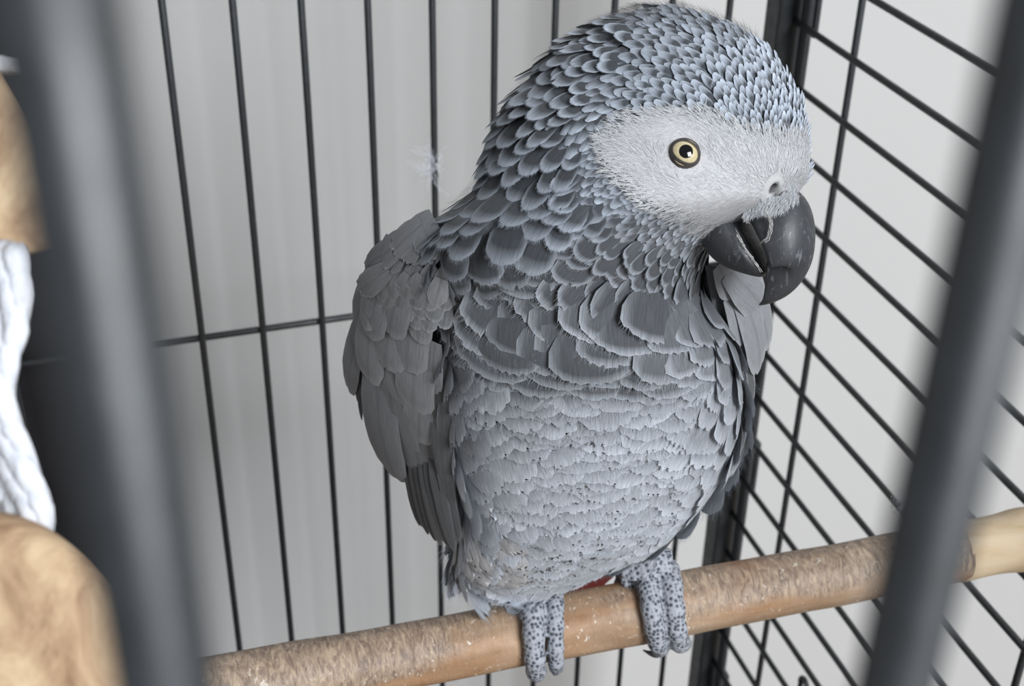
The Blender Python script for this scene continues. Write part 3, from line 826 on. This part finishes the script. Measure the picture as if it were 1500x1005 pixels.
# flaking keratin along the edges of the beak
def surf_on_beak(px, py, wd):
    return midp(px + wd * math.sin(phi_h) * F / 285.0, py) + Nl * wd
def flake_line(pts, wd, n, spread, parent, name):
    pts = np.array(pts, float); parts = []
    t = np.linspace(0, 1, len(pts))
    for _ in range(n):
        t0 = rng.random() * .75; t1 = t0 + rng.uniform(.12, .3); q = np.linspace(t0, min(t1, 1), 6)
        off = rng.normal(0, spread, 2)
        pl_ = [surf_on_beak(np.interp(a, t, pts[:, 0]) + off[0] + rng.normal(0, .5), np.interp(a, t, pts[:, 1]) + off[1] + rng.normal(0, .5), wd + rng.uniform(.0, .5)) for a in q]
        parts.append(tube_data(pl_, rng.uniform(.025, .07), 5))
    V, Fc = merge(parts); o = mesh_obj(name, V, Fc, M['flake'], parent); o['kind'] = 'stuff'; return o
flake_line([(1112, 306), (1124, 312), (1130, 328), (1126, 348), (1108, 363)], 7.6, 30, 1.8, ub, 'keratin_flakes')
flake_line([(1074, 330), (1086, 352), (1100, 376), (1116, 396)], 7.2, 26, .9, lb, 'keratin_flakes')

# ---- nostril: small dark hole with a raised rim
np_, nn_ = front_point(1133, 276)
a_ = nrm(np.cross(nn_, [0, 0, 1])); b_ = np.cross(nn_, a_)
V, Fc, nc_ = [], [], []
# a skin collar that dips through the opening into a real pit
for r, h, g in [(3.4, -.25, .50), (2.5, .12, .50), (1.75, .22, .50), (1.35, .10, .42), (1.2, -.5, .20), (1.15, -1.6, .17), (1.0, -2.8, .17), (.02, -3.1, .17)]:  # inner greys: darker tissue, with the pit's shade also painted into the colour
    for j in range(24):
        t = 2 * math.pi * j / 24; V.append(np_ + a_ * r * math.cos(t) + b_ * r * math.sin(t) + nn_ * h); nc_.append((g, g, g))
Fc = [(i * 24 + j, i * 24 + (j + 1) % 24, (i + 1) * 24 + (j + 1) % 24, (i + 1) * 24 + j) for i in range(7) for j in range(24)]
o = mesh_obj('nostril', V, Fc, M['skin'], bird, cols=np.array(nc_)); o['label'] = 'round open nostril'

# white down creeping over the root of the beak
q_ = rng.uniform(.07, .60, 1500); bl = np.array([(1176, 284), (1160, 296), (1142, 308), (1126, 312), (1110, 312), (1088, 322), (1066, 330), (1048, 350), (1040, 372)], float)
tq = np.linspace(0, 1, len(bl)); qx = np.interp(q_, tq, bl[:, 0]) + rng.normal(0, 3, 1500); qy = np.interp(q_, tq, bl[:, 1]) + rng.normal(0, 2.5, 1500) - rng.uniform(0, 24, 1500) * (rng.random(1500) < .8)
nb_ = np.hypot(qx - 1133, qy - 270) < 19; qy[nb_] += 22
SPb = np.array([surf_on_beak(a, b, 6.4 if c < .6 else 7.0) for a, b, c in zip(qx, qy, q_)])
SDb = nrm(np.cos(rng.normal(1.75, .45, 1500))[:, None] * RIGHT + np.sin(rng.normal(1.4, .3, 1500))[:, None] * DOWN)
bagb = Bag(); bagb.add(*strands(SPb, np.tile(Nl, (1500, 1)), SDb, rng.uniform(.5, 1.2, 1500), rng.uniform(.06, .12, 1500), np.full(1500, .25), np.tile(np.array([.70, .72, .75]), (1500, 1))))
o = bagb.build('beak_root_down', M['down'], body); o['kind'] = 'stuff'; o['label'] = 'white down over the root of the beak'
# loose white thigh down hanging over the feet
nt_ = 130
edge_ = np.array([(664, 800), (668, 826), (690, 838), (730, 842), (780, 840), (830, 826), (880, 810), (930, 792), (965, 772)], float); te = np.linspace(0, 1, len(edge_))
q_ = np.where(rng.random(nt_) < .6, rng.random(nt_) * .42, rng.random(nt_)); ex2 = np.interp(q_, te, edge_[:, 0]) + rng.normal(0, 7, nt_); ey2 = np.interp(q_, te, edge_[:, 1]) - np.abs(rng.normal(0, 9, nt_))
ok_ = []
TP, TN = [], []
for a, b in zip(ex2, ey2):
    pp_, nn2 = front_point(a, min(b, 860)); TP.append(pp_); TN.append(nn2)
TP = np.array(TP); TN = np.array(TN)
ta = np.radians(92 + (880 - ex2) * .05) + rng.normal(0, .2, nt_)
TD = img_dir(ta, TN); TD = nrm(TD + np.array([0, 0, -.4]))
tc = np.array([.50, .51, .535]) * (1 - q_[:, None]) + np.array([.47, .505, .56]) * q_[:, None]
tL = rng.uniform(6, 9.5, nt_); tW = rng.uniform(5, 8.5, nt_)
tr_ = feathers(TP - TN * .4, TN, TD, tL, tW, np.full(nt_, .16), np.full(nt_, .06), np.full(nt_, .1), tc, tc, np.full(nt_, .3), 11, [0, .4, .7, .88, 1.0], ka=np.full(nt_, .012), kc=np.full(nt_, .03), split=.3)
# fuller tuft on the thigh beside the wing tip
nx_ = 46; gx = rng.uniform(668, 748, nx_); gy = rng.uniform(772, 836, nx_)
for a, b in zip(gx, gy):
    pp_, nn2 = front_point(a, b); TP = np.vstack([TP, pp_ + nn2 * .8]); TN = np.vstack([TN, nn2])
da = img_dir(np.radians(96 + (705 - gx) * .22) + rng.normal(0, .15, nx_), TN[nt_:]); TD = np.vstack([TD, nrm(da + np.array([0, 0, -.25]))])
tc = np.vstack([tc, np.array([.54, .53, .535]) * rng.uniform(.85, 1.1, (nx_, 1))]); tL = np.r_[tL, rng.uniform(7.5, 10.5, nx_)]; tW = np.r_[tW, rng.uniform(5.5, 8.5, nx_)]; nt_ += nx_
tr_ = feathers(TP - TN * .4, TN, TD, tL, tW, np.full(nt_, .16), np.full(nt_, .06), np.full(nt_, .1), tc, tc, np.full(nt_, .3), 11, [0, .4, .7, .88, 1.0], ka=np.full(nt_, .012), kc=np.full(nt_, .03), split=.3)
tf_ = fringe(tr_[0], TD, TN, tL, tc, 11, 5, 46, .24, .05)
bagt = Bag(); bagt.add(*tr_); bagt.add(*tf_)
o = bagt.build('thigh_down', M['feather'], body); o['kind'] = 'stuff'; o['label'] = 'loose white down above the feet'
# ---- wings
def wing_depth_left(px, py):
    D = row_params(np.clip(py, 380, 760))[2]
    u = np.clip((662 - px) / 150.0, -.3, 1.3)
    return D - 13 + 30 * np.sign(u) * np.abs(u) ** 1.35
def wing_depth_right(px, py):
    D = row_params(np.clip(py, 380, 760))[2]
    u = np.clip((px - 1045) / 80.0, -.5, 1.5)
    return D - 9 + 20 * np.sign(u) * np.abs(u) ** 1.2
def sheet(fn, px, py):
    px = np.asarray(px, float); py = np.asarray(py, float)
    rd = np.stack([px - 750, py - 502.5, np.full_like(px, F)], -1) @ ROT.T
    return rd * (fn(px, py) / F)[..., None]
def sheet_n(fn, px, py):
    n_ = nrm(np.cross(sheet(fn, px + 2, py) - sheet(fn, px - 2, py), sheet(fn, px, py + 2) - sheet(fn, px, py - 2)))
    p = sheet(fn, px, py); return n_ * -np.sign(np.sum(n_ * p, -1))[..., None]
def wing_base(name, fn, rows, label):
    rows = np.array(rows, float); ny, nx = 26, 10
    yy = np.linspace(rows[0, 0], rows[-1, 0], ny); V = []
    for side in (0, 1):
        for y in yy:
            x0, x1 = np.interp(y, rows[:, 0], rows[:, 1]), np.interp(y, rows[:, 0], rows[:, 2])
            q = np.linspace(0, 1, nx); xs_ = x0 + (x1 - x0) * q
            p = sheet(fn, xs_, np.full(nx, y)); n_ = sheet_n(fn, xs_, np.full(nx, y))
            th_ = 5.0 * np.sqrt(np.clip(4 * q * (1 - q), 0, 1)) * min(1, (y - rows[0, 0]) / 30 + .1, (rows[-1, 0] - y) / 60 + .1)
            V += list(p - n_ * (1.6 + side * th_)[..., None] if side else p - n_ * 1.6)
    k = nx * ny; Fc = []
    for i in range(ny - 1):
        for j in range(nx - 1):
            Fc.append((i * nx + j, i * nx + j + 1, (i + 1) * nx + j + 1, (i + 1) * nx + j))
            Fc.append((k + i * nx + j, k + (i + 1) * nx + j, k + (i + 1) * nx + j + 1, k + i * nx + j + 1))
        Fc.append((i * nx, (i + 1) * nx, k + (i + 1) * nx, k + i * nx)); j = nx - 1
        Fc.append((i * nx + j, k + i * nx + j, k + (i + 1) * nx + j, (i + 1) * nx + j))
    for j in range(nx - 1):
        Fc.append((j, k + j, k + j + 1, j + 1)); i = (ny - 1) * nx
        Fc.append((i + j, i + j + 1, k + i + j + 1, k + i + j))
    V = np.array(V)
    o = under(mesh_obj(name, V, Fc, M['skin'], bird, cols=np.tile(np.array([.16, .165, .175]), (len(V), 1)))); o['label'] = label
    return o
def wing_feather(parent, fn, name, rx, ry, tx, ty, wpx, lay, base, rim, cup=.16, lift=.02, curl=.04, nu=13, fray=.05, tipr=.55, rootw=.6, bend=80.0, rimw=.09, warm_=0.5, shaft=.22):
    mx, my = (rx + tx) / 2, (ry + ty) / 2
    n_ = sheet_n(fn, np.array([mx]), np.array([my]))
    a = sheet(fn, np.array([rx, tx]), np.array([ry, ty]))
    p0 = a[0] + n_[0] * lay; p1 = a[1] + n_[0] * (lay + .3)
    L = np.linalg.norm(p1 - p0); d = nrm(p1 - p0); nn = nrm(n_[0] - d * (d @ n_[0]))
    wm = wpx * np.linalg.norm(a.mean(0) @ ROT[:, 2]) / F / max(.5, abs(n_[0] @ nrm(a.mean(0)))) ** .55
    t_ = np.array([.97, 1.0, 1.06])
    # the chord is level: bow the vane outwards by the bend radius
    lf = L / (2 * bend)
    v, f, c, u = feathers(p0[None], nn[None], d[None], np.array([L]), np.array([wm]), np.array([lift + lf]), np.array([cup]), np.array([curl]),
                          (base * t_)[None] * rng.uniform(.9, 1.1), (rim * t_)[None], np.array([fray]), nu, [0, .12, .3, .5, .68, .82, .92, 1.0], tipr=tipr, root=rootw, Rb=bend, rimw=np.array([rimw]), shaft=shaft)
    return mesh_obj(name, v[0], f, M['wing_feather'], parent, c[0], u[0])
wl = wing_base('wing', wing_depth_left, [(372, 574, 650), (395, 560, 656), (430, 544, 660), (500, 530, 662), (560, 535, 660), (620, 552, 660), (680, 582, 662), (740, 625, 668), (780, 650, 672)], 'folded grey wing with rounded coverts')
wr = wing_base('wing', wing_depth_right, [(395, 1040, 1075), (430, 1046, 1110), (480, 1062, 1116), (520, 1075, 1116), (600, 1078, 1098), (660, 1070, 1086), (690, 1062, 1074)], 'other folded grey wing tucked behind the breast')
WF = lambda *a, **k: wing_feather(wl, wing_depth_left, *a, **k)
# flight feathers first (deepest), then greater, median and lesser coverts
for i, (rx, ry, tx, ty, wd) in enumerate([(598, 640, 612, 778, 20), (606, 640, 624, 788, 20), (614, 642, 636, 796, 20), (622, 644, 646, 803, 20), (630, 646, 657, 803, 20), (638, 646, 668, 809, 20), (646, 640, 675, 792, 18)]):
    WF('flight_feather', rx, ry, tx, ty, wd, -1.0 + .35 * i, .060 + .012 * (i % 2), .12, tipr=.75, cup=.12, rimw=.03, warm_=.8)
WF('flight_feather', 646, 560, 668, 756, 24, .6, .075, .13, tipr=.7, warm_=.5)
WF('flight_feather', 650, 520, 662, 690, 22, 1.0, .09, .15, tipr=.7, warm_=.4)
WF('flight_feather', 536, 500, 524, 622, 11, -1.2, .05, .08, tipr=.8, warm_=.9)
WF('flight_feather', 532, 500, 519, 592, 12, -.9, .05, .08, tipr=.8, warm_=.9)
for (nm, rx, ry, tx, ty, wd, lay, bs, rm, wa) in [
    ('secondary_feather', 560, 500, 582, 706, 54, 0.3, 0.15, 0.21, 0.95), ('secondary_feather', 575, 510, 600, 676, 60, 1.05, 0.15, 0.21, 0.6),
    ('secondary_feather', 606, 590, 630, 718, 46, 0.75, 0.15, 0.21, 0.6), ('secondary_feather', 628, 600, 642, 700, 34, 1.2, 0.15, 0.21, 0.4),
    ('edge_feather', 556, 420, 510, 580, 28, -0.3, 0.2, 0.28, 1), ('edge_feather', 560, 400, 522, 548, 26, 0.45, 0.2, 0.28, 1),
    ('edge_feather', 566, 384, 534, 474, 28, 2.4, 0.2, 0.28, 1), ('edge_feather', 582, 366, 548, 424, 26, 3, 0.2, 0.28, 1), ('edge_feather', 590, 364, 548, 446, 28, 3.3, 0.2, 0.28, 0.9),
    ('covert_feather', 596, 560, 606, 652, 48.88, 1.8, 0.235, 0.33, 0.1), ('covert_feather', 628, 556, 624, 642, 45.12, 2.25, 0.235, 0.33, 0.1),
    ('covert_feather', 584, 500, 602, 600, 54.52, 2.4, 0.235, 0.33, 0.1), ('covert_feather', 626, 500, 618, 594, 52.64, 3, 0.235, 0.33, 0.1), ('covert_feather', 648, 490, 644, 566, 26.32, 3, 0.235, 0.33, 0.1),
    ('covert_feather', 566, 440, 554, 554, 47, 3, 0.235, 0.33, 0.5), ('covert_feather', 600, 432, 582, 532, 56.4, 3.75, 0.235, 0.33, 0.2), ('covert_feather', 628, 436, 614, 534, 54.52, 4.05, 0.235, 0.33, 0.1),
    ('covert_feather', 588, 400, 560, 486, 47, 4.35, 0.235, 0.33, 0.5), ('covert_feather', 616, 400, 592, 482, 50.76, 4.65, 0.235, 0.33, 0.2), ('covert_feather', 644, 420, 632, 492, 41.36, 4.65, 0.235, 0.33, 0.1)]:
    WF(nm, rx, ry, tx, ty, wd, lay, bs, rm, warm_=wa, tipr=.32, cup=.035)
# lesser coverts: small overlapping scales, laid tip row first
for r in range(6):
    y0 = 462 - r * 17
    for q in range(7):
        x0 = 562 + q * 17 + (r % 2) * 8
        if x0 > 664 or x0 < 556 + r * 6 or y0 - 26 < 322 + (640 - x0) * .70: continue
        WF('covert_feather', x0 + 6 + rng.normal(0, 2), y0 - 28, x0 - 3 + rng.normal(0, 2), y0 + 10 + rng.normal(0, 3), 27 + rng.normal(0, 2), 4.9 + .3 * r, 0.23 * rng.uniform(.82, 1.12), .32, warm_=.1 if q > 1 else .6, nu=9, tipr=.4, cup=.06)
for (rx, ry, tx, ty, wd) in [(666, 322, 626, 362, 44), (652, 332, 606, 374, 38), (636, 346, 586, 386, 34), (620, 358, 568, 398, 30), (602, 372, 556, 410, 26), (668, 334, 640, 380, 44), (652, 340, 618, 384, 40), (636, 350, 600, 394, 36)]:
    WF('scapular_feather', rx, ry, tx, ty, wd, 6.6, .20, .29, warm_=.9, tipr=.35, cup=.05, fray=.2)
WR = lambda *a, **k: wing_feather(wr, wing_depth_right, *a, **k)
for (nm, rx, ry, tx, ty, wd, lay, bs, rm) in [
    ('flight_feather', 1090, 500, 1106, 600, 12, -1.0, .10, .5), ('flight_feather', 1106, 560, 1076, 702, 9, -.8, .10, .55), ('flight_feather', 1100, 560, 1070, 704, 8, -.4, .09, .5), ('flight_feather', 1084, 540, 1090, 640, 14, -.2, .08, .2),
    ('covert_feather', 1072, 410, 1110, 546, 40, .6, .235, .33), ('covert_feather', 1096, 420, 1120, 512, 36, 1.0, .235, .33), ('covert_feather', 1062, 430, 1088, 500, 34, .9, .235, .33),
    ('covert_feather', 1056, 392, 1108, 450, 44, 1.8, .235, .33), ('covert_feather', 1044, 384, 1064, 432, 26, 1.6, .235, .33)]:
    WR(nm, rx, ry, tx, ty, wd, lay, bs, rm, warm_=0.0, tipr=.4, cup=.05)

# ---- tail: red feathers sloping back behind the perch
tl = None
for q in range(5):
    a0 = atY(830 + 14 * q, 853 - 2.6 * q, 281); dv = nrm(np.array([(q - 2) * .06, .72, -.69]))
    nn = nrm(np.cross(np.array([1.0, 0, 0]), dv)); nn = nn * np.sign(nn[2])
    v, f, c, u = feathers(a0[None], nn[None], dv[None], np.array([72.0 - 3 * abs(q - 2)]), np.array([13.0]), np.array([0.0]), np.array([.08]), np.array([0.0]),
                          np.array([[.42, .018, .014]]), np.array([[.50, .03, .02]]), np.array([.05]), 9, [0, .2, .4, .6, .8, .92, 1], Rb=400.0, root=.8)
    if tl is None:
        tl = under(mesh_obj('tail', v[0] , f, M['red'], bird, c[0], u[0])); tl['label'] = 'short red tail'
    else:
        mesh_obj('tail_feather', v[0] + nn * .3 * (q % 2), f, M['red'], tl, c[0], u[0])

# ---- feet: two toes in front, two behind, wrapped round the perch
def on_perch(px, alpha, r, py=None):
    """point at angle alpha (deg, 0 = towards the lens side, 90 = up) around the perch, at picture column px"""
    e1 = np.array([0, -1.0, 0]); e1 = nrm(e1 - pd * (e1 @ pd)); e2 = nrm(np.cross(e1, pd)); e2 = e2 * np.sign(e2[2])
    o_ = (e1 * math.cos(math.radians(alpha)) + e2 * math.sin(math.radians(alpha))) * r
    s0, s1 = -400.0, 400.0
    for _ in range(40):
        sm = (s0 + s1) / 2; x, y, d = project(pa + pd * sm + o_)
        if x < px: s0 = sm
        else: s1 = sm
    return pa + pd * sm + o_
def lumpy(pts, rad, n=14):
    pts = np.array(pts); k = len(pts) * 5; t = np.linspace(0, len(pts) - 1, k); i = np.arange(len(pts))
    # smooth resample
    pp = np.stack([np.interp(t, i, pts[:, c]) for c in range(3)], 1); rr = np.interp(t, i, rad)
    ker = np.array([1, 2, 3, 2, 1.0]); ker /= ker.sum()
    pe = np.pad(pp, ((2, 2), (0, 0)), mode='edge'); pp = sum(ker[j] * pe[j:j + k] for j in range(5))
    rr = rr * (1 + .05 * np.sin(t * 4.2))
    return tube_data(pp, rr, n)
def foot(toes, hind, pad, leg, label, side=26):
    parts = []
    claws = []
    for (x0, x1, r0, r1, a_end) in toes:
        al = np.linspace(112, a_end, 9); xs_ = np.linspace(x0, x1, 9); rd = np.linspace(r0, r1, 9); rd[0] *= .9
        rr = PR + rd * .80
        pts = [on_perch(x, a, r) for x, a, r in zip(xs_, al, rr)]
        parts.append(lumpy(pts, rd))
        ca = np.linspace(a_end + 5, a_end - 20, 8); crad = np.linspace(r1 * .80, .2, 8)
        cl = [on_perch(x1 - side * (i / 7) ** 1.5, a, PR + r1 * .9 + 1.1 * math.sin(i / 7 * 3.1)) for i, a in enumerate(ca)]
        claws.append((cl, crad))
    for (x0, x1, r0, r1, a_end) in hind:
        al = np.linspace(95, a_end, 8); xs_ = np.linspace(x0, x1, 8); rd = np.linspace(r0, r1, 8)
        parts.append(lumpy([on_perch(x, a, PR + r * .8) for x, a, r in zip(xs_, al, rd)], rd))
        ca = np.linspace(a_end, a_end + 40, 7)
        claws.append(([on_perch(x1, a, PR + 1.6) for a in ca], np.linspace(r1 * .7, .18, 7)))
    parts.append(lumpy([on_perch(x, a, PR + h) for (x, a, h, r) in pad], [r for (*_, r) in pad], 18))
    parts.append(lumpy([np.array(q[:3]) for q in leg], [q[3] for q in leg], 16))
    V, Fc = merge(parts)
    o = mesh_obj('foot', V, Fc, M['foot'], bird)
    rm_ = o.modifiers.new('blend', 'REMESH'); rm_.mode = 'VOXEL'; rm_.voxel_size = .42 * S; rm_.use_smooth_shade = True
    sm_ = o.modifiers.new('soften', 'SMOOTH'); sm_.factor = .5; sm_.iterations = 5
    under(o); o['label'] = label
    for cl, cr in claws:
        tube('claw', cl, cr, M['claw'], o, 10)
def leg_pts(px, py, al, h, d, r0, r1):
    a = on_perch(px, al, PR + h); b_ = atD(px + d[0], py, d[1])
    return [(*a, r0), (*((a + b_) / 2), (r0 + r1) / 2), (*b_, r1)]
foot([(778, 787, 3.5, 2.7, -62), (812, 815, 2.9, 2.1, -44)], [(752, 738, 3.0, 2.4, 215), (800, 822, 2.6, 2.2, 210)],
     [(766, 112, 3.2, 4.2), (790, 106, 3.8, 4.8), (816, 102, 3.4, 4.2)], leg_pts(792, 838, 112, 5, (6, 378), 4.6, 5.0), 'speckled grey scaly foot with its toes over the perch', 6)
foot([(944, 968, 3.5, 2.6, -44), (978, 1000, 3.6, 2.7, -60)], [(925, 905, 3.0, 2.4, 215), (972, 990, 2.6, 2.2, 210)],
     [(930, 112, 4.2, 4.6), (955, 104, 5.6, 5.8), (982, 98, 4.6, 4.6)], leg_pts(944, 822, 112, 6, (-16, 386), 5.4, 5.4), 'speckled grey scaly foot on the bare side of the perch')
# ------------------------------------------------------------------ hanging toy of wood and cotton rope
DT = 176.0
toy = thing('hanging_toy', atD(-20, 960, DT), 'hanging chew toy of tan wood chunks on frayed white cotton rope', 'bird toy')
def chunk(name, poly, D, depth, bev, label, seed):
    """a wooden chunk: outline in the picture plane at distance D, given real depth and rounded edges"""
    rg = np.random.default_rng(seed)
    f_ = [atD(x, y, D) for x, y in poly]; n = len(f_); ctr = np.mean(f_, 0); fw = nrm(ctr)
    V = []
    for s_, dz in ((1 - bev, -depth / 2), (1.0, -depth / 2 + depth * bev), (1.02, 0), (1.0, depth / 2 - depth * bev), (1 - bev, depth / 2)):
        for p in f_:
            V.append(ctr + (p - ctr) * s_ + fw * dz + rg.normal(0, .15, 3))
    Fc = [(i * n + j, i * n + (j + 1) % n, (i + 1) * n + (j + 1) % n, (i + 1) * n + j) for i in range(4) for j in range(n)]
    Fc += [tuple(range(n))[::-1], tuple(4 * n + j for j in range(n))]
    o = mesh_obj(name, V, Fc, M['toy_wood'], toy); sb = o.modifiers.new('s', 'SUBSURF'); sb.levels = sb.render_levels = 2
    o['label'] = label; return under(o)
def dense(poly, k=3, j=0.0, seed=0):
    rg = np.random.default_rng(seed); out = []
    for i in range(len(poly)):
        a = np.array(poly[i], float); b_ = np.array(poly[(i + 1) % len(poly)], float)
        for q in range(k): out.append(tuple(a + (b_ - a) * q / k + rg.normal(0, j, 2)))
    return out
chunk('wood_block', dense([(-240, 20), (-60, 40), (-8, 100), (34, 185), (104, 330), (98, 352), (40, 366), (-40, 380), (-220, 380)], 3, 1.5, 2), DT, 26, .06, 'cut wooden block with slanted edge', 5)
lo = [(-20 + 218 * math.cos(t) * (1 + .03 * math.sin(3 * t)), 985 + 222 * math.sin(t) * (1 + .03 * math.cos(4 * t))) for t in np.linspace(0, 2 * math.pi, 36, endpoint=False)]
chunk('wood_block', lo, DT - 6, 34, .16, 'large rounded tan wood chunk', 9)
rp = under(tube('rope_core', [atD(-70, -400, DT), atD(-62, 200, DT), atD(-55, 500, DT), atD(-48, 780, DT)], 4.0, M['cotton'], toy, 12)); rp['label'] = 'white cotton rope'
rg = np.random.default_rng(3)
edge = np.array([(372, 34), (430, 38), (480, 38), (520, 22), (560, 14), (610, 22), (660, 40), (710, 62), (750, 74), (790, 66)], float)
for q in range(26):       # loose strands of the rope, bulging out and drawn in again
    u = q / 25; pts = []; ph = rg.random() * 6.28
    for y in np.linspace(366, 800, 34):
        xe = np.interp(y, edge[:, 0], edge[:, 1]); x = -120 + (xe + 120) * (u ** .6) - 4
        pts.append(atD(x + 3.5 * math.sin(y * .055 + ph) - 6, y, DT - 5 + 8 * math.cos(u * 3.1) + 1.6 * math.cos(y * .06 + ph)))
    tube('rope_strand', pts, 1.25 + .5 * rg.random(), M['cotton'], rp, 8)
for q in range(9):
    y0 = 92 + q * 3.2
    pts = [atD(-80 + 16 * i, y0 + .30 * (i - 4) ** 2 - 2 * q + 2 * math.sin(i + q), DT - 4 + q % 3) for i in range(9 - q % 3)]
    tube('rope_strand', pts, np.linspace(1.2, .5, len(pts)), M['cotton'], rp, 7)

# ------------------------------------------------------------------ wisps of down caught on the bars
def wisp(px, py, Y, n, size, label, seed):
    rg = np.random.default_rng(seed); c_ = atY(px, py, Y); parts = []
    for _ in range(n):
        p = c_ + rg.normal(0, .18, 3) * size * np.array([.5, .25, 2.0]); d = nrm(rg.normal(0, 1, 3) * np.array([.5, .3, 1.3])); pts = [p]
        for i in range(9):
            d = nrm(d + rg.normal(0, .45, 3) * np.array([.6, .4, 1.2])); pts.append(pts[-1] + d * size * .11)
        parts.append(tube_data(pts, rg.uniform(.04, .10), 4))
    V, Fc = merge(parts); t_ = thing('down_wisp', c_, label, 'down feather')
    o = mesh_obj('filaments', V, Fc, M['cotton'], t_); o['kind'] = 'stuff'
wisp(630, 243, 498.2, 60, 9, 'white wisp of down stuck to a rear upright cage bar', 1)
h = ray(1325, 738); h = h * (XR - 3.6) / h[0]
wisp(1325, 738, h[1], 60, 8, 'white wisp of down stuck to a level side bar above the perch', 2)
